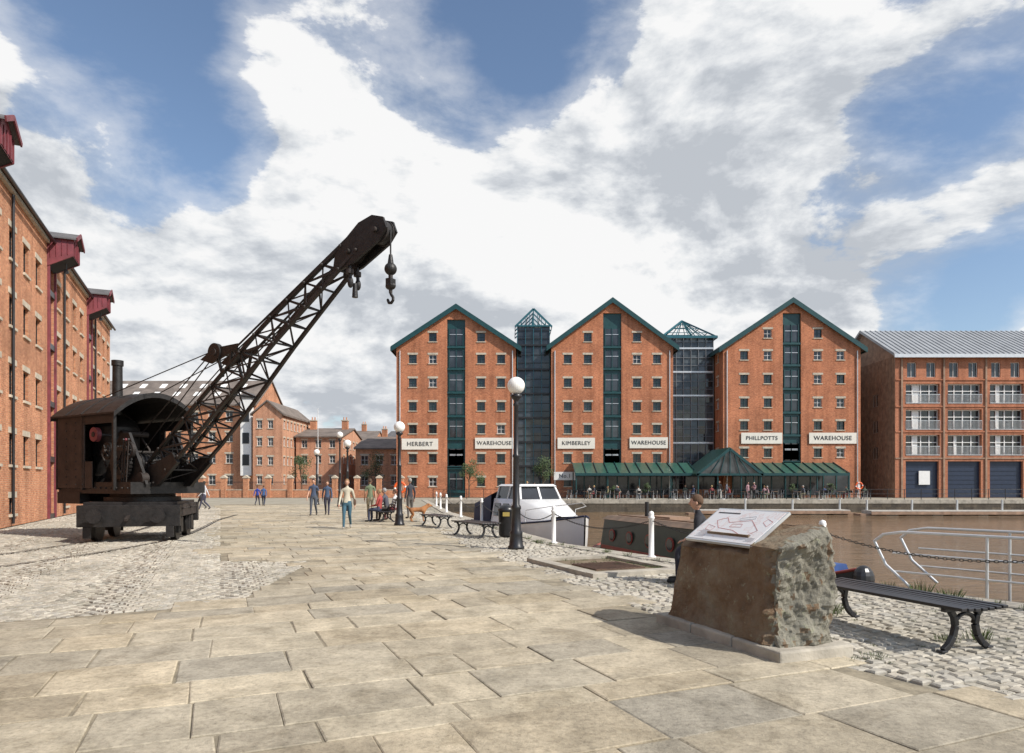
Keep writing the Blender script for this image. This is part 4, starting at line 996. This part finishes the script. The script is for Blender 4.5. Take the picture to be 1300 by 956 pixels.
# ------------------------------------------------------------------ people
SKIN=M('skin',(.50,.28,.19),.6,var=.06);EYE=M('eye_dark',(.03,.02,.02),.3,var=0.01);LIP=M('lips',(.35,.13,.11),.5,var=.02)
def person_base(kind):
    V=[];Rr=[];E_=[];lab=[]
    def v(p,r): V.append(Vector(p));Rr.append(r);return len(V)-1
    def e(a,b,l): E_.append((a,b));lab.append(l)
    sit=kind.startswith('sit')
    pz=.55 if sit else (.93 if kind.startswith('walk') else .95)
    ly=-.10 if kind=='sit_lean' else (.02 if not sit else .04)
    pel=v((0,0,pz),.125);s1=v((0,ly*.3,pz+.17),.115);s2=v((0,ly*.7,pz+.36),.135);s3=v((0,ly,pz+.48),.10);nk=v((0,ly-.01,pz+.56),.052);hb=v((0,ly-.03,pz+.64),.05)
    e(pel,s1,2);e(s1,s2,2);e(s2,s3,2);e(s3,nk,2);e(nk,hb,0)
    hands=[]
    for sx in (-1,1):
        sh=v((sx*.175,ly,pz+.46),.062);e(s3,sh,2)
        if kind=='walk': sw=sx*.16
        elif kind=='walk2': sw=-sx*.16
        else: sw=0
        if sit: el=(sx*.23,ly-.06,pz+.2);wr=(sx*.14,-.27,pz+.14);hd=(sx*.11,-.34,pz+.125)
        elif kind=='stand_up': el=(sx*.24,ly-.06,pz+.2);wr=(sx*.12,-.28,pz+.3);hd=(sx*.09,-.35,pz+.33)
        else: el=(sx*.235,ly+.03+sw*.5,pz+.19);wr=(sx*.25,ly-.04+sw*1.5,pz-.05);hd=(sx*.25,ly-.06+sw*1.75,pz-.13)
        el_=v(el,.043);um=v((Vector(V[sh])*.5+Vector(el)*.5),.05)
        e(sh,um,2);e(um,el_,6)
        w_=v(wr,.028);e(el_,w_,6);h_=v(hd,.034);e(w_,h_,0)
        hands.append((Vector(wr),Vector(hd),sx))
        if sit:
            hp=v((sx*.10,-.02,pz-.02),.105);kn=v((sx*.13,-.43,pz-.03),.068);an=v((sx*.13,-.42,.1),.045);md=v((sx*.12,-.24,pz-.01),.09);cf=v((sx*.13,-.41,.33),.058);hl=v((sx*.13,-.42,.05),.042);to=v((sx*.15,-.60,.035),.038)
        else:
            ph={'walk':-sx,'walk2':sx}.get(kind,0)
            if ph>0: K=(sx*.09,-.17,.50);A=(sx*.09,-.27,.10);H_=(sx*.09,-.26,.05);T_=(sx*.10,-.44,.06)
            elif ph<0: K=(sx*.09,-.01,.49);A=(sx*.09,.30,.17);H_=(sx*.09,.33,.13);T_=(sx*.10,.20,.035)
            else: K=(sx*.1,-.02,.5);A=(sx*.11,.02,.1);H_=(sx*.11,.03,.05);T_=(sx*.14,-.15,.035)
            hp=v((sx*.095,0,pz-.06),.105);kn=v(K,.06);an=v(A,.042);md=v((Vector((sx*.095,0,pz-.06))+Vector(K))/2,.082);cf=v(Vector(K)*.6+Vector(A)*.4+Vector((0,.015,0)),.056);hl=v(H_,.042);to=v(T_,.036)
        e(pel,hp,3);e(hp,md,3);e(md,kn,3);e(kn,cf,8);e(cf,an,8);e(an,hl,4);e(hl,to,4)
    roots=[pel]
    for wr,hd,sx in hands:
        d=(hd-wr).normalized();sd=Vector((0,1,0)) if abs(d.z)>.6 else Vector((1,0,0))
        sd=(sd-d*sd.dot(d)).normalized();nn=d.cross(sd)
        if nn.dot(Vector((-sx,0,-.3)))<0: nn=-nn
        for k,L in enumerate((.066,.076,.072,.056)):
            b0=hd+sd*(-.024+.016*k)+d*.005
            p1_=b0+d*(.03);p2=p1_+d*L*.5+nn*.006;p3=p2+d*L*.38+nn*.02
            i0=v(b0,.010);i1=v(p1_,.010);i2=v(p2,.009);i3=v(p3,.008);e(i0,i1,0);e(i1,i2,0);e(i2,i3,0);roots.append(i0)
        b0=hd-d*.02-sd*.02;i0=v(b0,.012);i1=v(b0-sd*.025+d*.02+nn*.01,.011);i2=v(b0-sd*.03+d*.05+nn*.018,.009);e(i0,i1,0);e(i1,i2,0);roots.append(i0)
    me=bpy.data.meshes.new('skel');me.from_pydata([tuple(p) for p in V],E_,[]);ob=bpy.data.objects.new('skel',me);COL.objects.link(ob)
    md_=ob.modifiers.new('s','SKIN');sv=me.skin_vertices[0].data
    for i,r in enumerate(Rr): sv[i].radius=(r,r);sv[i].use_root=(i in roots)
    md_.use_smooth_shade=True;ss=ob.modifiers.new('ss','SUBSURF');ss.levels=1
    dg=bpy.context.evaluated_depsgraph_get();ev=ob.evaluated_get(dg);m2=bpy.data.meshes.new_from_object(ev)
    mb=MB();co=[v_.co.copy() for v_ in m2.vertices]
    for p in m2.polygons:
        c=Vector(p.center);best=9;bl=2
        for (a,b_),l in zip(E_,lab):
            A,Bq=V[a],V[b_];t_=max(0,min(1,(c-A).dot(Bq-A)/max(1e-9,(Bq-A).length_squared)));d=(c-A.lerp(Bq,t_)).length-Rr[a]*.8
            if d<best:best=d;bl=l
        mb.f.append(list(p.vertices));mb.m.append(bl);mb.s.append(True)
    tz0,tz1=pz+.02,pz+.5
    for q_ in co:
        if tz0<q_.z<tz1 and abs(q_.x)<.2 and not sit: q_.y=ly*.5+(q_.y-ly*.5)*.82
    mb.v=co
    bpy.data.objects.remove(ob)
    hc_=Vector((0,ly-.045,pz+.735))
    def sh_(d):
        d=d.copy()
        if d.z<0: k=1+d.z*.28;d.x*=k;d.y*=(1+d.z*.12)
        if d.y>0: d.y*=.95+.1*max(0,d.z)
        return d
    mf=lambda d:1 if (d.z>.52 or (d.y>.05 and d.z>-.45) or (d.z>.3 and abs(d.x)>.85)) else 0
    mb.sph(hc_,(.076,.098,.118),0,20,16,sh_,mf)
    mb.sph(hc_+Vector((0,.018,.03)),(.084,.098,.106),1,18,12,lambda d:Vector((d.x,d.y,max(d.z,-.1-.5*max(0,d.y)))))
    for sx in (-1,1): mb.sph(hc_+Vector((sx*.03,-.083,.012)),(.012,.008,.007),5,8,6);mb.sph(hc_+Vector((sx*.076,.008,-.008)),(.012,.02,.03),0,8,6)
    mb.sph(hc_+Vector((0,-.1,-.015)),(.013,.02,.024),0,8,6);mb.sph(hc_+Vector((0,-.086,-.055)),(.024,.01,.006),7,8,6)
    o=mb.build('tmp',[SKIN]*9);m3=o.data;bpy.data.objects.remove(o);return m3
PB={k:person_base(k) for k in ('stand','walk','walk2','sit','sit_lean','stand_up')}
CM_={}
def cmat(c):
    c=tuple(c)
    if c not in CM_: CM_[c]=M('clothing',c,.85,var=.15,scale=9)
    return CM_[c]
def person(name,x,y,rz,kind,top,leg,hair=(.05,.03,.02),s=1.0,bare=False,shorts=False,z=0,shoe=(.04,.035,.03)):
    me=PB[kind].copy();me.name=name
    ms=[SKIN,cmat(hair),cmat(top),cmat(leg),cmat(shoe),EYE,SKIN if bare else cmat(top),LIP,SKIN if shorts else cmat(leg)]
    for i,mt in enumerate(ms): me.materials[i]=mt
    o=bpy.data.objects.new(name,me);COL.objects.link(o);o.location=(x,y,z);o.rotation_euler=(0,0,rz);o.scale=(s,s,s);return o
def bag(o,c,col=(.1,.06,.04)):
    m=MB();m.sph(c,(.06,.15,.13),0,12,8,lambda d:Vector((max(-.7,min(.7,d.x)),max(-.75,min(.75,d.y)),max(-.75,min(.75,d.z)))));m.tube([(c[0],c[1]-.1,c[2]+.1),(c[0]*.6,c[1]-.05,1.3),(-.12,.02,1.44),(c[0]*.5,c[1]+.1,1.25),(c[0],c[1]+.1,c[2]+.1)],.01,6,0);b_=m.build('shoulder_bag',[cmat(col)],o)
w1=person('walking_woman',-5.75,23.8,.12,'walk',(.50,.46,.36),(.04,.10,.14),(.22,.13,.06),.97,shoe=(.3,.28,.25));bag(w1,(.27,.02,.95))
person('walking_man',-6.4,30.8,pi+.2,'walk2',(.16,.20,.12),(.30,.26,.18),(.08,.05,.03),1.0,bare=True)
person('walking_man',-9.65,33.2,.1,'walk',(.05,.07,.12),(.06,.07,.09),(.04,.03,.03),1.0,bare=True);person('walking_woman',-9.15,33.8,.2,'walk2',(.05,.08,.14),(.04,.04,.06),(.1,.06,.03),.95)
person('walking_child',-17.9,48,pi,'walk',(.02,.05,.3),(.03,.03,.05),(.1,.05,.02),.78);person('walking_child',-17.1,47,pi+.2,'walk2',(.04,.1,.25),(.02,.03,.06),(.1,.05,.02),.8)
person('walking_woman',-18.9,41.5,-1.2,'walk',(.04,.04,.06),(.04,.04,.05),(.05,.03,.02),.92,bare=True);person('walking_man',-18.3,40.6,-1.4,'walk2',(.5,.5,.52),(.05,.05,.08),(.04,.03,.02),.95)
person('seated_woman',-5.45,28.0,-pi/2-.25,'sit',(.35,.06,.05),(.05,.06,.1),(.3,.2,.1),.95);person('seated_man',-5.25,28.7,-pi/2-.25,'sit_lean',(.08,.08,.1),(.08,.07,.06),(.3,.3,.3),.98)
person('seated_woman',-5.05,29.4,-pi/2-.25,'sit',(.55,.52,.5),(.2,.05,.06),(.1,.05,.03),.94)
person('standing_man',-4.6,30.8,-2.4,'stand',(.04,.04,.05),(.1,.09,.08),(.3,.28,.25))
person('seated_man',3.08,10.86,-pi/2-.3,'sit_lean',(.02,.02,.025),(.025,.025,.035),(.10,.055,.03),1.0,shoe=(.02,.02,.02))
T_=MB();T_.cyl((0,0,.72),(0,0,.75),.42,.42,24,0);T_.cyl((0,0,.03),(0,0,.72),.03,.03,10,1);T_.lathe((0,0,0),[(.25,0),(.25,.02),(.04,.06)],20,1);T_=T_.build('cafe_table',[TIMBER,GALV]);TMe=T_.data;bpy.data.objects.remove(T_)
Cc=MB()
Cc.box(-.21,.21,-.21,.21,.42,.455,0);Cc.hexa([Vector(p) for p in [(-.2,.19,.62),(.2,.19,.62),(.2,.22,.62),(-.2,.22,.62),(-.2,.25,.88),(.2,.25,.88),(.2,.28,.88),(-.2,.28,.88)]],0)
for sx in (-.19,.19): Cc.cyl((sx,-.19,0),(sx,-.19,.42),.014,.014,6,1);Cc.cyl((sx,.22,0),(sx*.98,.2,.45),.014,.014,6,1);Cc.cyl((sx,.2,.45),(sx,.27,.88),.014,.014,6,1)
Cc=Cc.build('cafe_chair',[BLACK,GALV]);CMe=Cc.data;bpy.data.objects.remove(Cc)
pal=[(.5,.48,.45),(.05,.05,.07),(.25,.05,.05),(.06,.08,.16),(.35,.2,.22),(.1,.14,.1),(.55,.53,.48),(.02,.02,.02),(.2,.18,.1),(.12,.13,.16),(.04,.04,.05)]
hairs=[(.05,.03,.02),(.2,.12,.05),(.35,.33,.3),(.02,.02,.02),(.4,.28,.12)]
rn=random.Random(5)
for i in range(18):
    x=5.6+i*1.75+rn.uniform(-.4,.4)
    y=rn.choice((67.2,68.6,70.2))
    o=bpy.data.objects.new('cafe_table',TMe);COL.objects.link(o);o.location=(x,y,-.03)
    for k in range(rn.choice((2,3,4))):
        a=k*pi/2+rn.uniform(-.3,.3);cx=x+.72*math.sin(a);cy=y-.72*math.cos(a)
        rz=a+pi
        o=bpy.data.objects.new('cafe_chair',CMe);COL.objects.link(o);o.location=(cx,cy,-.03);o.rotation_euler=(0,0,rz)
        if rn.random()<.42:
            person(rn.choice(('seated_man','seated_woman')),cx,cy,rz,rn.choice(('sit','sit_lean')),rn.choice(pal),rn.choice(pal),rn.choice(hairs),rn.uniform(.92,1.02),bare=rn.random()<.4,z=-.05)
for x,y,k in ((20.5,67.5,'walk2'),(23.5,68,'stand'),(24.2,68.2,'stand_up'),(22,70,'stand'),(1.5,68,'stand'),(2.2,68.3,'walk2')):
    person(rn.choice(('standing_man','standing_woman')),x,y,rn.uniform(-3,3),k,rn.choice(pal),rn.choice(pal),rn.choice(hairs),rn.uniform(.93,1.03),z=-.03)
def dog(x,y,rz):
    V=[(0,.22,.50),(0,0,.49),(0,-.25,.50),(0,-.36,.60),(0,-.46,.68),(0,-.55,.66),(0,-.63,.63),(0,.36,.55),(0,.5,.66),
       (.08,.25,.42),(.09,.19,.29),(.09,.3,.17),(.09,.26,.03),(.09,.21,.02),(-.08,.25,.42),(-.09,.17,.29),(-.09,.28,.17),(-.09,.24,.03),(-.09,.19,.02),
       (.08,-.26,.40),(.08,-.24,.22),(.08,-.26,.04),(.08,-.31,.02),(-.08,-.26,.40),(-.08,-.22,.22),(-.08,-.22,.04),(-.08,-.27,.02),(.05,-.45,.74),(.07,-.44,.68),(-.05,-.45,.74),(-.07,-.44,.68)]
    E_=[(0,1),(1,2),(2,3),(3,4),(4,5),(5,6),(0,7),(7,8),(0,9),(9,10),(10,11),(11,12),(12,13),(0,14),(14,15),(15,16),(16,17),(17,18),(2,19),(19,20),(20,21),(21,22),(2,23),(23,24),(24,25),(25,26),(4,27),(27,28),(4,29),(29,30)]
    Rr=[.10,.10,.13,.085,.075,.045,.028,.035,.015]+[.075,.042,.024,.024,.022]*2+[.055,.03,.022,.024]*2+[.02,.02]*2
    me=bpy.data.meshes.new('dog');me.from_pydata(V,E_,[]);ob=bpy.data.objects.new('dog',me);COL.objects.link(ob)
    ob.modifiers.new('s','SKIN').use_smooth_shade=True
    for i,r in enumerate(Rr): me.skin_vertices[0].data[i].radius=(r,r);me.skin_vertices[0].data[i].use_root=(i==1)
    ob.modifiers.new('ss','SUBSURF').levels=1
    m2=bpy.data.meshes.new_from_object(ob.evaluated_get(bpy.context.evaluated_depsgraph_get()));bpy.data.objects.remove(ob)
    o=bpy.data.objects.new('dog',m2);COL.objects.link(o);m2.materials.clear();m2.materials.append(M('dog_fur',(.30,.13,.05),.9,var=.3));o.location=(x,y,0);o.rotation_euler=(0,0,rz)
dog(-3.9,28.2,1.9)
# ------------------------------------------------------------------ world, sun, camera
el=math.radians(41);sv=Vector((1,-.58,0)).normalized()*math.cos(el)+Z*math.sin(el)
wd_=bpy.data.worlds.new('World');scene.world=wd_;wd_.use_nodes=True;nt=wd_.node_tree;nt.nodes.clear();L=nt.links
out=ND(nt,'ShaderNodeOutputWorld');sky=ND(nt,'ShaderNodeTexSky');sky.sky_type='NISHITA';sky.sun_disc=False;sky.sun_elevation=el;sky.sun_rotation=math.atan2(sv.x,sv.y)
sky.dust_density=1.0;sky.air_density=1.0;sky.ozone_density=1.5
bg1=ND(nt,'ShaderNodeBackground',i_Strength=.15);L.new(sky.outputs[0],bg1.inputs[0])
tc=ND(nt,'ShaderNodeTexCoord');sp=ND(nt,'ShaderNodeSeparateXYZ');L.new(tc.outputs['Generated'],sp.inputs[0])
def MA(op,a,b=None,c=None,cl=False):
    n=nt.nodes.new('ShaderNodeMath');n.operation=op;n.use_clamp=cl
    for i,x in enumerate((a,b,c)):
        if x is None:continue
        if isinstance(x,(int,float)):n.inputs[i].default_value=x
        else:L.new(x,n.inputs[i])
    return n.outputs[0]
def smooth(v,a,b,lo=0.0,hi=1.0):
    mr=ND(nt,'ShaderNodeMapRange',interpolation_type='SMOOTHSTEP');L.new(v,mr.inputs[0]);mr.inputs[1].default_value=a;mr.inputs[2].default_value=b;mr.inputs[3].default_value=lo;mr.inputs[4].default_value=hi;return mr.outputs[0]
zz=MA('ADD',MA('MAXIMUM',sp.outputs[2],0),.75)
cb=ND(nt,'ShaderNodeCombineXYZ');L.new(MA('DIVIDE',sp.outputs[0],zz),cb.inputs[0]);L.new(MA('DIVIDE',sp.outputs[1],zz),cb.inputs[1]);L.new(MA('MULTIPLY',sp.outputs[2],1.5),cb.inputs[2])
def cn(vec,sc,det,ro,di):
    n=ND(nt,'ShaderNodeTexNoise',i_Scale=sc,i_Detail=det,i_Roughness=ro,i_Distortion=di);L.new(vec,n.inputs['Vector']);return n.outputs[0]
def off(o):
    v=ND(nt,'ShaderNodeVectorMath',operation='ADD');L.new(cb.outputs[0],v.inputs[0]);v.inputs[1].default_value=o;return v.outputs[0]
n1=cn(cb.outputs[0],3.4,14.0,.60,.15)
n1s=cn(off((.022,-.008,.030)),3.4,9.0,.58,.15)
n1b=cn(off((.09,-.03,.11)),3.4,5.0,.5,.15)
def D(px,py):
    v=Vector(((px-650)/867,1,(613-py)/867));return v.normalized()
tot=None
# the day's cloud cover: gaps (negative) and banks (positive) by compass direction and height
for px,py,r,wt in ((560,70,7,-.28),(650,40,8,-.26),(720,50,5,-.16),(260,100,10,-.28),(130,150,7,-.16),(160,20,9,-.24),(1215,25,6,-.34),(1170,285,8,-.20),(1270,330,7,-.18),(1090,250,5,-.10),(1110,370,4,.1),(420,70,7,.22),(440,220,13,.16),(900,110,16,.20),(1020,360,7,.10),(30,70,7,.18),(60,320,12,.14),(620,260,12,.16),(1280,150,7,.16),(250,440,12,.08),(-300,200,25,.1),(1700,200,22,.1)):
    d=D(px,py);vd=ND(nt,'ShaderNodeVectorMath',operation='DOT_PRODUCT');L.new(tc.outputs['Generated'],vd.inputs[0]);vd.inputs[1].default_value=d
    b_=smooth(vd.outputs['Value'],math.cos(math.radians(r*1.6)),1.0,0.0,wt)
    tot=b_ if tot is None else MA('ADD',tot,b_)
back=MA('MULTIPLY',MA('MINIMUM',sp.outputs[1],0),.6)  # thins the unseen cloud behind the camera to weaken the fill light
val=MA('ADD',MA('ADD',n1,tot),back)
hard=smooth(val,.45,.525)
soft=smooth(val,.32,.56,0.0,.58)
msk=MA('MAXIMUM',hard,soft)
haze=smooth(sp.outputs[2],.0,.16,.5,0.0)
msk=MA('MAXIMUM',msk,haze)
fine=MA('MULTIPLY',MA('SUBTRACT',n1,n1s),2.4)
broad=MA('MULTIPLY',MA('SUBTRACT',n1,n1b),1.0)
n2=cn(off((3.2,1.7,.4)),2.4,10.0,.58,.2)
cv=MA('ADD',MA('ADD',fine,broad),MA('ADD',MA('MULTIPLY',n2,.85),.235))
cr_=ramp(nt,cv,[(.38,(.55,.585,.635)),(.52,(.70,.73,.77)),(.64,(.86,.88,.90)),(.76,(.99,.99,.99))])
bg2=ND(nt,'ShaderNodeBackground',i_Strength=.95);L.new(cr_.outputs[0],bg2.inputs[0])
mx=ND(nt,'ShaderNodeMixShader');L.new(msk,mx.inputs[0]);L.new(bg1.outputs[0],mx.inputs[1]);L.new(bg2.outputs[0],mx.inputs[2]);L.new(mx.outputs[0],out.inputs[0])
sn=bpy.data.lights.new('sun','SUN');sn.energy=5.0;sn.angle=math.radians(.53);sn.color=(1,.95,.87);so=bpy.data.objects.new('sun',sn);COL.objects.link(so);so.rotation_euler=sv.to_track_quat('Z','Y').to_euler()
cam=bpy.data.cameras.new('camera');cam.lens=24;cam.sensor_width=36;cam.shift_y=135/1300;cam.clip_end=8000;cam.clip_start=.05
co=bpy.data.objects.new('camera',cam);COL.objects.link(co);co.location=(0,0,1.6);co.rotation_euler=(pi/2,0,0);scene.camera=co
scene.view_settings.view_transform='Standard';scene.view_settings.look='None';scene.view_settings.exposure=0
